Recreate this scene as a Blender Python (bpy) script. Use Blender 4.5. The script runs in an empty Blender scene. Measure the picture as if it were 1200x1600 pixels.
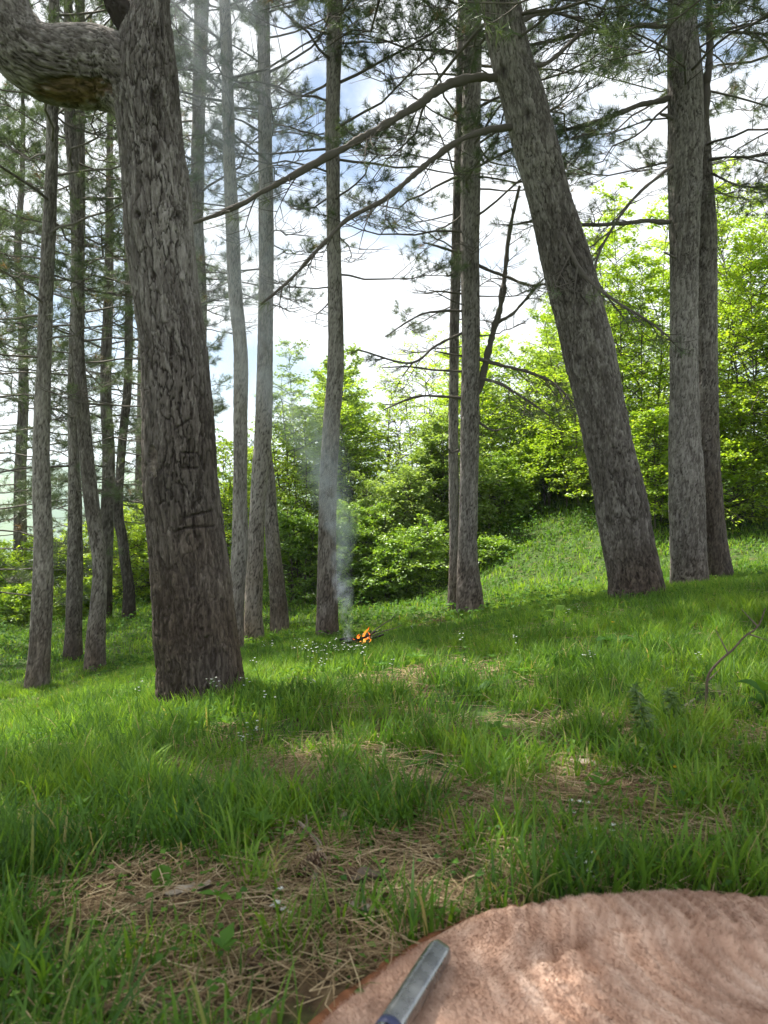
import bpy, math
import numpy as np

rng = np.random.default_rng(11)
S = bpy.context.scene
COL = S.collection
CZ = 0.62            # camera height over the ground it sits on
F = 1200.0           # focal length in pixels of the 1200 x 1600 photograph
PI = math.pi

# ------------------------------------------------------------------ camera
cam_d = bpy.data.cameras.new('camera')
cam = bpy.data.objects.new('camera', cam_d)
COL.objects.link(cam)
cam.location = (0, 0, CZ)
cam.rotation_euler = (math.radians(90), 0, 0)
cam_d.sensor_fit = 'VERTICAL'
cam_d.sensor_height = 32.0
cam_d.lens = 32.0 * F / 1600.0
cam_d.clip_start = 0.02
cam_d.clip_end = 6000
cam_d.dof.use_dof = True
cam_d.dof.focus_distance = 5.0
cam_d.dof.aperture_fstop = 24.0 / 3.2      # a 3.2 mm opening
S.camera = cam

# ------------------------------------------------------------------ light and sky
SUN_AZ, SUN_EL = math.radians(-46), math.radians(61)   # azimuth from +Y towards +X
to_sun = np.array([math.sin(SUN_AZ) * math.cos(SUN_EL), math.cos(SUN_AZ) * math.cos(SUN_EL), math.sin(SUN_EL)])
sl = bpy.data.lights.new('sun', 'SUN')
sl.energy = 5.0
sl.angle = math.radians(0.55)
sl.color = (1.0, 0.95, 0.85)
sun = bpy.data.objects.new('sun', sl)
COL.objects.link(sun)
from mathutils import Vector
sun.rotation_euler = Vector(to_sun).to_track_quat('Z', 'Y').to_euler()

W = bpy.data.worlds.new('World')
S.world = W
W.use_nodes = True
wn, wl = W.node_tree.nodes, W.node_tree.links
bg = wn['Background']
bg.inputs['Strength'].default_value = 0.05
sky = wn.new('ShaderNodeTexSky')
sky.sky_type = 'NISHITA'
sky.sun_disc = False
sky.sun_elevation = SUN_EL
sky.sun_rotation = SUN_AZ
sky.air_density = 1.0
sky.dust_density = 0.6
tc = wn.new('ShaderNodeTexCoord')
mp = wn.new('ShaderNodeMapping')
mp.inputs['Scale'].default_value = (1.0, 1.0, 1.7)
mp.inputs['Location'].default_value = (1.3, 0.4, 0.7)
wl.new(tc.outputs['Generated'], mp.inputs['Vector'])
cn = wn.new('ShaderNodeTexNoise')
cn.inputs['Scale'].default_value = 2.3
cn.inputs['Detail'].default_value = 7
cn.inputs['Roughness'].default_value = 0.55
cn.inputs['Distortion'].default_value = 0.4
wl.new(mp.outputs['Vector'], cn.inputs['Vector'])
cr = wn.new('ShaderNodeValToRGB')
cr.color_ramp.elements[0].position = 0.375
cr.color_ramp.elements[1].position = 0.475
wl.new(cn.outputs['Fac'], cr.inputs['Fac'])
mx = wn.new('ShaderNodeMixRGB')
mx.inputs['Color2'].default_value = (8.0, 8.15, 8.4, 1)
wl.new(cr.outputs['Color'], mx.inputs['Fac'])
wl.new(sky.outputs['Color'], mx.inputs['Color1'])
wl.new(mx.outputs['Color'], bg.inputs['Color'])

S.view_settings.view_transform = 'Standard'
S.view_settings.look = 'None'
S.view_settings.exposure = 1.72
S.view_settings.gamma = 1
cy = S.cycles
cy.max_bounces = 7
cy.diffuse_bounces = 3
cy.glossy_bounces = 2
cy.transmission_bounces = 4
cy.volume_bounces = 1
cy.transparent_max_bounces = 6
cy.use_denoising = True
cy.sample_clamp_indirect = 6
cy.use_adaptive_sampling = True
cy.adaptive_threshold = 0.02

# ------------------------------------------------------------------ helpers
def P(px, py, d):
    """photograph pixel at distance d along the view axis -> world point"""
    return np.array([(px - 600) / F * d, d, CZ - (py - 800) / F * d])

def sstep(a, b, x):
    t = np.clip((x - a) / (b - a), 0, 1)
    return t * t * (3 - 2 * t)

def hash01(ix, iy, seed):
    h = (ix.astype(np.int64) * 374761393 + iy.astype(np.int64) * 668265263 + seed * 1442695041) & 0x7fffffff
    h = ((h ^ (h >> 13)) * 1274126177) & 0x7fffffff
    h = ((h ^ (h >> 16)) * 2246822519) & 0x7fffffff
    return (h & 0xffffff) / float(0xffffff)

def vnoise(x, y, seed=0, wrap=0):
    x0, y0 = np.floor(x), np.floor(y)
    fx, fy = x - x0, y - y0
    fx, fy = fx * fx * (3 - 2 * fx), fy * fy * (3 - 2 * fy)
    x1 = x0 + 1
    if wrap:
        x0, x1 = x0 % wrap, x1 % wrap
    a, b = hash01(x0, y0, seed), hash01(x1, y0, seed)
    c, d = hash01(x0, y0 + 1, seed), hash01(x1, y0 + 1, seed)
    return (a * (1 - fx) + b * fx) * (1 - fy) + (c * (1 - fx) + d * fx) * fy

def fbm(x, y, seed=0, octv=4):
    s, a, t = 0, 0.5, 0
    for k in range(octv):
        s = s + a * vnoise(x * 2 ** k, y * 2 ** k, seed + k)
        t += a
        a *= 0.5
    return s / t

def norm(v):
    return v / np.maximum(np.linalg.norm(v, axis=-1, keepdims=True), 1e-9)

class MB:
    """collects vertices, faces and one float per vertex, and links them as ONE mesh object"""
    def __init__(self):
        self.v, self.f, self.a, self.n = [], [], [], 0
    def add(self, v, f, tint=0.5, mat=0):
        v = np.asarray(v, float).reshape(-1, 3)
        self.v.append(v)
        self.f.append((np.asarray(f, np.int64) + self.n, mat))
        self.a.append(np.broadcast_to(np.asarray(tint, float), (len(v),)).copy())
        self.n += len(v)
    def build(self, name, mats, parent=None, smooth=True, extra=None):
        me = bpy.data.meshes.new(name)
        V = np.concatenate(self.v).astype(np.float32)
        me.vertices.add(len(V))
        me.vertices.foreach_set('co', V.ravel())
        loops = np.concatenate([f.ravel() for f, m in self.f])
        sizes = np.concatenate([np.full(len(f), f.shape[1]) for f, m in self.f])
        mi = np.concatenate([np.full(len(f), m) for f, m in self.f])
        me.loops.add(len(loops))
        me.loops.foreach_set('vertex_index', loops.astype(np.int32))
        me.polygons.add(len(sizes))
        st = np.concatenate([[0], np.cumsum(sizes)[:-1]])
        me.polygons.foreach_set('loop_start', st.astype(np.int32))
        me.polygons.foreach_set('material_index', mi.astype(np.int32))
        me.polygons.foreach_set('use_smooth', np.full(len(sizes), smooth))
        at = me.attributes.new('tint', 'FLOAT', 'POINT')
        at.data.foreach_set('value', np.concatenate(self.a).astype(np.float32))
        if extra:
            for k, val in extra.items():
                at = me.attributes.new(k, 'FLOAT', 'POINT')
                at.data.foreach_set('value', np.asarray(val, np.float32))
        for m in (mats if isinstance(mats, (list, tuple)) else [mats]):
            me.materials.append(m)
        me.update()
        me.validate()
        o = bpy.data.objects.new(name, me)
        COL.objects.link(o)
        if parent is not None:
            o.parent = parent
            o.location = -np.array(parent.location)
        return o

def tag(o, label=None, cat=None, group=None, kind=None):
    if label: o['label'] = label
    if cat: o['category'] = cat
    if group: o['group'] = group
    if kind: o['kind'] = kind
    return o

def empty(name, loc, label, cat, group=None):
    o = bpy.data.objects.new(name, None)
    COL.objects.link(o)
    o.empty_display_size = 0.1
    o.location = tuple(float(q) for q in loc)
    return tag(o, label, cat, group)

def ground_origin(o, p):
    """move a mesh object's origin to p, keeping the shape where it stands"""
    me = o.data
    n = len(me.vertices)
    co = np.empty(n * 3, np.float32)
    me.vertices.foreach_get('co', co)
    co = co.reshape(-1, 3) - np.asarray(p, np.float32)
    me.vertices.foreach_set('co', co.ravel())
    o.location = tuple(float(q) for q in p)
    return o

def tubes(mb, pts, rad, k=5, tint=0.5, mat=0, cap=False):
    """batch of tubes: pts (B,N,3), rad (B,N)"""
    pts = np.asarray(pts, float)
    if pts.ndim == 2: pts = pts[None]
    rad = np.broadcast_to(np.asarray(rad, float), pts.shape[:2])
    B, N = pts.shape[:2]
    if B == 0: return
    t = norm(np.gradient(pts, axis=1))
    ref = np.where(np.abs(t[:, :1, 2:3]) > 0.8, np.array([1.0, 0.13, 0]), np.array([0.1, 0.05, 1.0]))
    u = norm(np.cross(t, np.broadcast_to(ref, t.shape)))
    w = np.cross(t, u)
    a = np.arange(k) / k * 2 * PI
    V = pts[:, :, None] + rad[:, :, None, None] * (np.cos(a)[:, None] * u[:, :, None] + np.sin(a)[:, None] * w[:, :, None])
    b = np.arange(B)[:, None, None] * N * k
    i = np.arange(N - 1)[None, :, None] * k
    j = np.arange(k)[None, None, :]
    j2 = (j + 1) % k
    fc = np.stack([b + i + j, b + i + j2, b + i + k + j2, b + i + k + j], -1).reshape(-1, 4)
    tt = np.broadcast_to(np.asarray(tint, float).reshape(-1, 1), (B, N * k)).ravel() if np.ndim(tint) else tint
    mb.add(V.reshape(-1, 3), fc, tt, mat)
    if cap:
        for bb in range(B):
            for e in (0, N - 1):
                c = pts[bb, e]
                ring = V[bb, e]
                vv = np.vstack([ring, c[None]])
                mb.add(vv, [[q, (q + 1) % k, k] for q in range(k)], tint if not np.ndim(tint) else tint[bb], mat)

def resample(pts, ds=None, n=None):
    """smooth Catmull-Rom curve through columns (xyz + anything)"""
    p = np.asarray(pts, float)
    q = np.vstack([2 * p[0] - p[1], p, 2 * p[-1] - p[-2]])
    out = []
    m = 24
    t = np.arange(m)[:, None] / m
    for i in range(1, len(q) - 2):
        a, b, c, d = q[i - 1], q[i], q[i + 1], q[i + 2]
        out.append(0.5 * (2 * b + (c - a) * t + (2 * a - 5 * b + 4 * c - d) * t ** 2 + (3 * b - a - 3 * c + d) * t ** 3))
    out.append(p[-1:])
    c = np.vstack(out)
    L = np.concatenate([[0], np.cumsum(np.linalg.norm(np.diff(c[:, :3], axis=0), axis=1))])
    if n is None:
        n = max(4, int(L[-1] / ds))
    s = np.linspace(0, L[-1], n)
    return np.stack([np.interp(s, L, c[:, j]) for j in range(c.shape[1])], 1), s

# ------------------------------------------------------------------ materials
def mat(name):
    m = bpy.data.materials.new(name)
    m.use_nodes = True
    n = m.node_tree.nodes
    n.clear()
    out = n.new('ShaderNodeOutputMaterial')
    return m, n, m.node_tree.links, out

def ramp(n, stops):
    r = n.new('ShaderNodeValToRGB')
    e = r.color_ramp.elements
    while len(e) < len(stops): e.new(0.5)
    for x, (p, c) in zip(e, stops):
        x.position = p
        x.color = (*c, 1)
    return r

def attr(n, name='tint'):
    a = n.new('ShaderNodeAttribute')
    a.attribute_name = name
    return a

def leaf_mat(name, stops, trans=0.45, gloss=0.06, rough=0.45, tmul=(1.25, 1.2, 0.6)):
    m, n, l, out = mat(name)
    a = attr(n)
    r = ramp(n, stops)
    l.new(a.outputs['Fac'], r.inputs['Fac'])
    d = n.new('ShaderNodeBsdfDiffuse')
    t = n.new('ShaderNodeBsdfTranslucent')
    g = n.new('ShaderNodeBsdfGlossy')
    g.inputs['Roughness'].default_value = rough
    g.inputs['Color'].default_value = (0.9, 0.95, 0.9, 1)
    mu = n.new('ShaderNodeMixRGB')
    mu.blend_type = 'MULTIPLY'
    mu.inputs['Fac'].default_value = 1
    mu.inputs['Color2'].default_value = (*tmul, 1)
    l.new(r.outputs['Color'], d.inputs['Color'])
    l.new(r.outputs['Color'], mu.inputs['Color1'])
    l.new(mu.outputs['Color'], t.inputs['Color'])
    m1 = n.new('ShaderNodeMixShader')
    m1.inputs['Fac'].default_value = trans
    l.new(d.outputs[0], m1.inputs[1]); l.new(t.outputs[0], m1.inputs[2])
    m2 = n.new('ShaderNodeMixShader')
    m2.inputs['Fac'].default_value = gloss
    l.new(m1.outputs[0], m2.inputs[1]); l.new(g.outputs[0], m2.inputs[2])
    l.new(m2.outputs[0], out.inputs['Surface'])
    return m

def plain(name, stops, rough=0.8, bump=0, scale=60, metal=0, spec=0.3, noise_mix=0.0):
    m, n, l, out = mat(name)
    b = n.new('ShaderNodeBsdfPrincipled')
    b.inputs['Roughness'].default_value = rough
    b.inputs['Metallic'].default_value = metal
    b.inputs['Specular IOR Level'].default_value = spec
    a = attr(n)
    r = ramp(n, stops)
    co = n.new('ShaderNodeTexCoord')
    no = n.new('ShaderNodeTexNoise')
    no.inputs['Scale'].default_value = scale
    no.inputs['Detail'].default_value = 5
    l.new(co.outputs['Object'], no.inputs['Vector'])
    if noise_mix:
        mm = n.new('ShaderNodeMath'); mm.operation = 'MULTIPLY_ADD'
        sb = n.new('ShaderNodeMath'); sb.operation = 'SUBTRACT'
        sb.inputs[1].default_value = 0.5
        l.new(no.outputs['Fac'], sb.inputs[0])
        l.new(sb.outputs[0], mm.inputs[0]); mm.inputs[1].default_value = noise_mix
        l.new(a.outputs['Fac'], mm.inputs[2])
        l.new(mm.outputs[0], r.inputs['Fac'])
    else:
        l.new(a.outputs['Fac'], r.inputs['Fac'])
    l.new(r.outputs['Color'], b.inputs['Base Color'])
    if bump:
        bp = n.new('ShaderNodeBump')
        bp.inputs['Strength'].default_value = bump
        bp.inputs['Distance'].default_value = 0.01
        l.new(no.outputs['Fac'], bp.inputs['Height'])
        l.new(bp.outputs[0], b.inputs['Normal'])
    l.new(b.outputs[0], out.inputs['Surface'])
    return m

def bark_material(name='pine_bark', grain=(1, 1, 0.22)):
    """grey plates parted by dark brown furrows: attributes tint (plate shade), furrow, brown"""
    m, n, l, out = mat(name)
    a, fu, br = attr(n), attr(n, 'furrow'), attr(n, 'brown')
    co = n.new('ShaderNodeTexCoord')
    mpn = n.new('ShaderNodeMapping')
    mpn.inputs['Scale'].default_value = grain
    l.new(co.outputs['Object'], mpn.inputs['Vector'])
    no = n.new('ShaderNodeTexNoise')
    no.inputs['Scale'].default_value = 45
    no.inputs['Detail'].default_value = 6
    no.inputs['Roughness'].default_value = 0.65
    l.new(mpn.outputs[0], no.inputs['Vector'])
    ad = n.new('ShaderNodeMath'); ad.operation = 'MULTIPLY_ADD'
    ad.inputs[1].default_value = 1.25
    sb = n.new('ShaderNodeMath'); sb.operation = 'SUBTRACT'; sb.inputs[1].default_value = 0.5
    l.new(no.outputs['Fac'], sb.inputs[0])
    l.new(sb.outputs[0], ad.inputs[0]); l.new(a.outputs['Fac'], ad.inputs[2])
    r = ramp(n, [(0.0, (0.042, 0.036, 0.032)), (0.45, (0.135, 0.121, 0.111)), (0.95, (0.33, 0.31, 0.292))])
    l.new(ad.outputs[0], r.inputs['Fac'])
    r2 = ramp(n, [(0.1, (0.04, 0.026, 0.018)), (0.5, (0.10, 0.068, 0.048)), (1.0, (0.21, 0.14, 0.09))])
    l.new(ad.outputs[0], r2.inputs['Fac'])
    m1 = n.new('ShaderNodeMixRGB')
    l.new(br.outputs['Fac'], m1.inputs['Fac'])
    l.new(r.outputs[0], m1.inputs['Color1']); l.new(r2.outputs[0], m1.inputs['Color2'])
    m2 = n.new('ShaderNodeMixRGB')
    m2.inputs['Color2'].default_value = (0.026, 0.02, 0.016, 1)
    l.new(fu.outputs['Fac'], m2.inputs['Fac'])
    l.new(m1.outputs[0], m2.inputs['Color1'])
    b = n.new('ShaderNodeBsdfPrincipled')
    b.inputs['Roughness'].default_value = 0.9
    b.inputs['Specular IOR Level'].default_value = 0.15
    l.new(m2.outputs[0], b.inputs['Base Color'])
    bp = n.new('ShaderNodeBump')
    bp.inputs['Strength'].default_value = 0.9
    bp.inputs['Distance'].default_value = 0.014
    l.new(no.outputs['Fac'], bp.inputs['Height'])
    l.new(bp.outputs[0], b.inputs['Normal'])
    l.new(b.outputs[0], out.inputs['Surface'])
    return m

M_BARK = bark_material()
M_BARK_LIMB = bark_material('limb_bark', (0.4, 1, 0.8))
M_TWIG = plain('twig_bark', [(0, (0.05, 0.042, 0.036)), (1, (0.17, 0.15, 0.13))], 0.9)
M_NEEDLE = leaf_mat('pine_needles', [(0, (0.04, 0.068, 0.03)), (0.55, (0.085, 0.12, 0.042)), (0.93, (0.15, 0.18, 0.055)), (1, (0.24, 0.14, 0.055))], 0.36, 0.07, 0.5, (1.1, 1.15, 0.7))
M_LEAF = leaf_mat('hornbeam_leaf', [(0, (0.17, 0.29, 0.022)), (0.5, (0.29, 0.44, 0.03)), (1, (0.40, 0.52, 0.05))], 0.55, 0.04)
M_LEAF_DARK = leaf_mat('bush_leaf', [(0, (0.10, 0.20, 0.02)), (0.5, (0.20, 0.34, 0.028)), (1, (0.30, 0.43, 0.04))], 0.45, 0.05)
M_LEAF_DULL = leaf_mat('soft_green_leaf', [(0, (0.12, 0.2, 0.05)), (0.5, (0.22, 0.33, 0.075)), (1, (0.33, 0.44, 0.11))], 0.5, 0.04)
M_STEM = plain('stem_bark', [(0, (0.04, 0.034, 0.028)), (1, (0.14, 0.12, 0.095))], 0.9)
M_GRASS = leaf_mat('grass_blade', [(0, (0.04, 0.105, 0.02)), (0.4, (0.10, 0.21, 0.026)), (0.8, (0.21, 0.345, 0.035)), (0.9, (0.24, 0.26, 0.07)), (1, (0.42, 0.33, 0.17))], 0.48, 0.015, 0.55)
M_HERB = leaf_mat('herb_leaf', [(0, (0.04, 0.11, 0.02)), (0.6, (0.09, 0.2, 0.025)), (1, (0.17, 0.3, 0.05))], 0.42, 0.012, .6)
M_LITTER = plain('dry_needle', [(0, (0.12, 0.072, 0.036)), (0.5, (0.30, 0.215, 0.115)), (1, (0.52, 0.42, 0.26))], 0.75)

# ------------------------------------------------------------------ terrain
ctrl = np.array([
    (0, 0, 0), (-1, 0.3, -0.03), (1.2, 0.5, 0.02), (0, 1.4, -0.01), (-0.9, 1.4, -0.07), (1.2, 1.6, 0.03), (0, 2.6, -0.07),
    (1.4, 3.4, -0.0), (-0.83, 3.5, -0.24), (-3.6, 8, -1.26), (-3.4, 9, -1.24), (-4.05, 10, -1.28), (-4.67, 14, -1.33),
    (-1.58, 8.2, -0.85), (-1.52, 9, -0.90), (-1.36, 10, -0.96), (-0.63, 8.5, -0.78), (-0.23, 7.6, -0.68), (1.01, 9, -0.58),
    (2.03, 6.2, -0.09), (3.17, 8, -0.18), (3.76, 8.6, -0.14), (4.5, 9, -0.02), (2.7, 12, 0.12), (3.3, 16, 0.85), (0.4, 12, -0.68),
    (-1.6, 13, -0.85), (-7.7, 16, -1.5), (-3, 3, -0.72), (-5, 5, -1.2), (4, 4, 0.22), (7, 8, 0.4), (8, 14, 0.9), (0.5, 16, 0.0), (-2.5, 17, -0.9),
    (0, -5, 0.0), (6, -4, 0.4), (-6, -4, -0.6), (0.6, 5.2, -0.26), (-0.6, 5.5, -0.46), (-1.9, 5.6, -0.66)])
def _k(r2): return np.sqrt(r2 + 1.2 ** 2)
_D = ((ctrl[:, None, :2] - ctrl[None, :, :2]) ** 2).sum(-1)
_A = np.block([[_k(_D) + np.eye(len(ctrl)) * -0.02, np.ones((len(ctrl), 1))], [np.ones((1, len(ctrl))), np.zeros((1, 1))]])
_w = np.linalg.solve(_A, np.append(ctrl[:, 2], 0))
def H(x, y):
    x, y = np.asarray(x, float), np.asarray(y, float)
    sh = x.shape
    x, y = x.ravel(), y.ravel()
    r = np.hypot(x, y - 4)
    kx = np.where(r > 24, x * 24 / np.maximum(r, 1e-6), x)
    ky = np.where(r > 24, 4 + (y - 4) * 24 / np.maximum(r, 1e-6), y)
    z = np.empty_like(x)
    for i in range(0, len(x), 60000):
        d2 = (kx[i:i + 60000, None] - ctrl[:, 0]) ** 2 + (ky[i:i + 60000, None] - ctrl[:, 1]) ** 2
        z[i:i + 60000] = _k(d2) @ _w[:-1] + _w[-1]
    si = x / np.maximum(np.hypot(x, y), 1e-6)
    t = sstep(-0.45, 0.25, si)
    rr = np.hypot(x, y)
    far = (1 - t) * (-1.5 - np.minimum(0.12 * np.maximum(rr - 16, 0), 60)) + t * (0.9 + np.minimum(0.10 * np.maximum(rr - 16, 0), 14))
    w = sstep(15, 26, r)
    z = z * (1 - w) + far * w
    z = z + (fbm(x * 1.1, y * 1.1, 5, 3) - 0.5) * 0.07 * sstep(0.4, 3, rr)
    return z.reshape(sh)

def ground_at(px, py, dmin=0.7, dmax=30):
    """where the photograph's pixel meets the ground"""
    d = np.geomspace(dmin, dmax, 1500)
    x, z = (px - 600) / F * d, CZ - (py - 800) / F * d
    h = H(x, d)
    i = np.argmax(z < h)
    if z[i] >= h[i]: i = len(d) - 1
    return np.array([x[i], d[i], h[i]])

# bare patches of needle litter: (pixel, radius m, strength)
bare_spots = [(ground_at(*p), r, s) for p, r, s in [
    ((565, 1415), .15, 1.25), ((430, 1495), .14, 1.3), ((330, 1550), .12, 1.1), ((540, 1490), .10, 1.1), ((620, 1350), .14, .8), ((800, 1260), .24, .8), ((900, 1230), .26, .7),
    ((1000, 1290), .2, .7), ((690, 1390), .15, .6), ((470, 1215), .25, .35), ((620, 1085), .4, .55), ((950, 1185), .3, .6), ((180, 1360), .18, .35),
    ((1100, 1310), .16, .6), ((760, 1140), .25, .35), ((60, 1095), .9, .8), ((700, 968), .55, .9), ((510, 1000), .5, .7), ((560, 1016), .3, 1.2), ((1120, 915), .5, .6), ((740, 1310), .15, .7), ((486, 1378), .085, 1.4), ((402, 1535), .08, 1.4), ((548, 1395), .08, 1.3), ((470, 1312), .06, 1.0), ((296, 1415), .07, 1.2)]]
def bare(x, y):
    b = np.zeros_like(x)
    for (c, r, s) in bare_spots:
        b = np.maximum(b, s * np.exp(-((x - c[0]) ** 2 + ((y - c[1]) * 0.8) ** 2) / (r * r)))
    n = fbm(x * 3.1, y * 3.1, 21, 4)
    b = b * (0.25 + 1.1 * sstep(.38, .62, n)) + sstep(0.62, 0.76, n) * 0.35 * (1 - sstep(4, 9, y))
    b = b * (0.55 + 0.8 * sstep(.3, .65, vnoise(x * 11, y * 11, 24)))
    return np.clip(b, 0, 1)

def build_ground():
    rad = np.concatenate([np.linspace(0.05, 6, 110), np.linspace(6.1, 30, 120), np.geomspace(31, 3000, 40)])
    ang = np.concatenate([np.linspace(-0.75, 0.75, 150), np.linspace(0.75, 2 * PI - 0.75, 60)[1:-1]])
    R, A = np.meshgrid(rad, ang, indexing='ij')
    X, Y = R * np.sin(A), R * np.cos(A)
    Z = H(X, Y) + (fbm(X * 9, Y * 9, 3, 3) - 0.5) * 0.025
    V = np.stack([X, Y, Z], -1).reshape(-1, 3)
    n, m = R.shape
    i, j = np.meshgrid(np.arange(n - 1), np.arange(m), indexing='ij')
    j2 = (j + 1) % m
    f = np.stack([i * m + j, (i + 1) * m + j, (i + 1) * m + j2, i * m + j2], -1).reshape(-1, 4)
    mb = MB()
    mb.add(V, f, bare(V[:, 0], V[:, 1]))
    mb.add(np.vstack([V[:m], [[0, 0, H(0.0, 0.0)]]]), [[q, (q + 1) % m, m] for q in range(m)], 0.3)
    m_, nd, l, out = mat('forest_floor')
    a = attr(nd)
    co = nd.new('ShaderNodeTexCoord')
    no = nd.new('ShaderNodeTexNoise'); no.inputs['Scale'].default_value = 38; no.inputs['Detail'].default_value = 7
    n2 = nd.new('ShaderNodeTexNoise'); n2.inputs['Scale'].default_value = 7; n2.inputs['Detail'].default_value = 5
    l.new(co.outputs['Object'], no.inputs['Vector']); l.new(co.outputs['Object'], n2.inputs['Vector'])
    r1 = ramp(nd, [(0.3, (0.04, 0.027, 0.016)), (0.5, (0.10, 0.068, 0.038)), (0.72, (0.21, 0.15, 0.085))])
    r2 = ramp(nd, [(0.3, (0.02, 0.04, 0.012)), (0.55, (0.05, 0.085, 0.02)), (0.75, (0.09, 0.12, 0.03))])
    l.new(no.outputs['Fac'], r1.inputs['Fac']); l.new(no.outputs['Fac'], r2.inputs['Fac'])
    ad = nd.new('ShaderNodeMath'); ad.operation = 'ADD'
    l.new(a.outputs['Fac'], ad.inputs[0]); l.new(n2.outputs['Fac'], ad.inputs[1])
    rr = ramp(nd, [(0.55, (0, 0, 0)), (0.85, (1, 1, 1))])
    l.new(ad.outputs[0], rr.inputs['Fac'])
    mxn = nd.new('ShaderNodeMixRGB')
    l.new(rr.outputs[0], mxn.inputs['Fac']); l.new(r2.outputs[0], mxn.inputs['Color1']); l.new(r1.outputs[0], mxn.inputs['Color2'])
    b = nd.new('ShaderNodeBsdfPrincipled'); b.inputs['Roughness'].default_value = 0.95
    b.inputs['Specular IOR Level'].default_value = 0.1
    l.new(mxn.outputs[0], b.inputs['Base Color'])
    bp = nd.new('ShaderNodeBump'); bp.inputs['Distance'].default_value = 0.02; bp.inputs['Strength'].default_value = 0.8
    l.new(no.outputs['Fac'], bp.inputs['Height']); l.new(bp.outputs[0], b.inputs['Normal'])
    l.new(b.outputs[0], out.inputs['Surface'])
    o = mb.build('ground', m_)
    tag(o, 'sloping forest floor of grass, soil and brown pine needles', kind='structure')
build_ground()

def build_hills():
    mb = MB()
    az = np.linspace(-1.5, 1.5, 160)
    prof = [(250, -75), (500, -50), (700, 8), (900, 34), (1150, 62), (1500, 84), (1900, 40), (2200, -40)]
    V = []
    for (r, h) in prof:
        hh = h * (0.65 + 0.7 * fbm(az * 4 + r * 0.01, az * 0 + r * 0.003, 8, 4))
        V.append(np.stack([r * np.sin(az), r * np.cos(az), hh], 1))
    V = np.concatenate(V)
    m = len(az)
    i, j = np.meshgrid(np.arange(len(prof) - 1), np.arange(m - 1), indexing='ij')
    f = np.stack([i * m + j, i * m + j + 1, (i + 1) * m + j + 1, (i + 1) * m + j], -1).reshape(-1, 4)
    mb.add(V, f, fbm(V[:, 0] * .02, V[:, 1] * .02, 4, 4))
    mt = plain('wooded_hillside', [(0.25, (0.03, 0.07, 0.025)), (0.6, (0.07, 0.12, 0.04)), (0.8, (0.14, 0.17, 0.07))], 0.95, 0, 0.05, noise_mix=0.5)
    tag(mb.build('hills', mt), 'wooded hills beyond the valley', kind='structure')
build_hills()

# ------------------------------------------------------------------ trunks
def worley(x, y, wrap, seed):
    """F1, F2 and cell id on a jittered grid that wraps in x"""
    ix, iy = np.floor(x), np.floor(y)
    f1 = np.full(x.shape, 9.0); f2 = f1.copy(); cid = np.zeros(x.shape)
    for dx in (-1, 0, 1):
        for dy in (-1, 0, 1):
            cx, cyy = ix + dx, iy + dy
            wx = cx % wrap
            px = cx + 0.1 + 0.8 * hash01(wx, cyy, seed)
            py = cyy + 0.1 + 0.8 * hash01(wx, cyy, seed + 7)
            d = np.hypot(px - x, py - y)
            c = hash01(wx, cyy, seed + 13)
            near = d < f1
            f2 = np.where(near, f1, np.minimum(f2, d))
            cid = np.where(near, c, cid)
            f1 = np.where(near, d, f1)
    return f1, f2, cid

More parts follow.
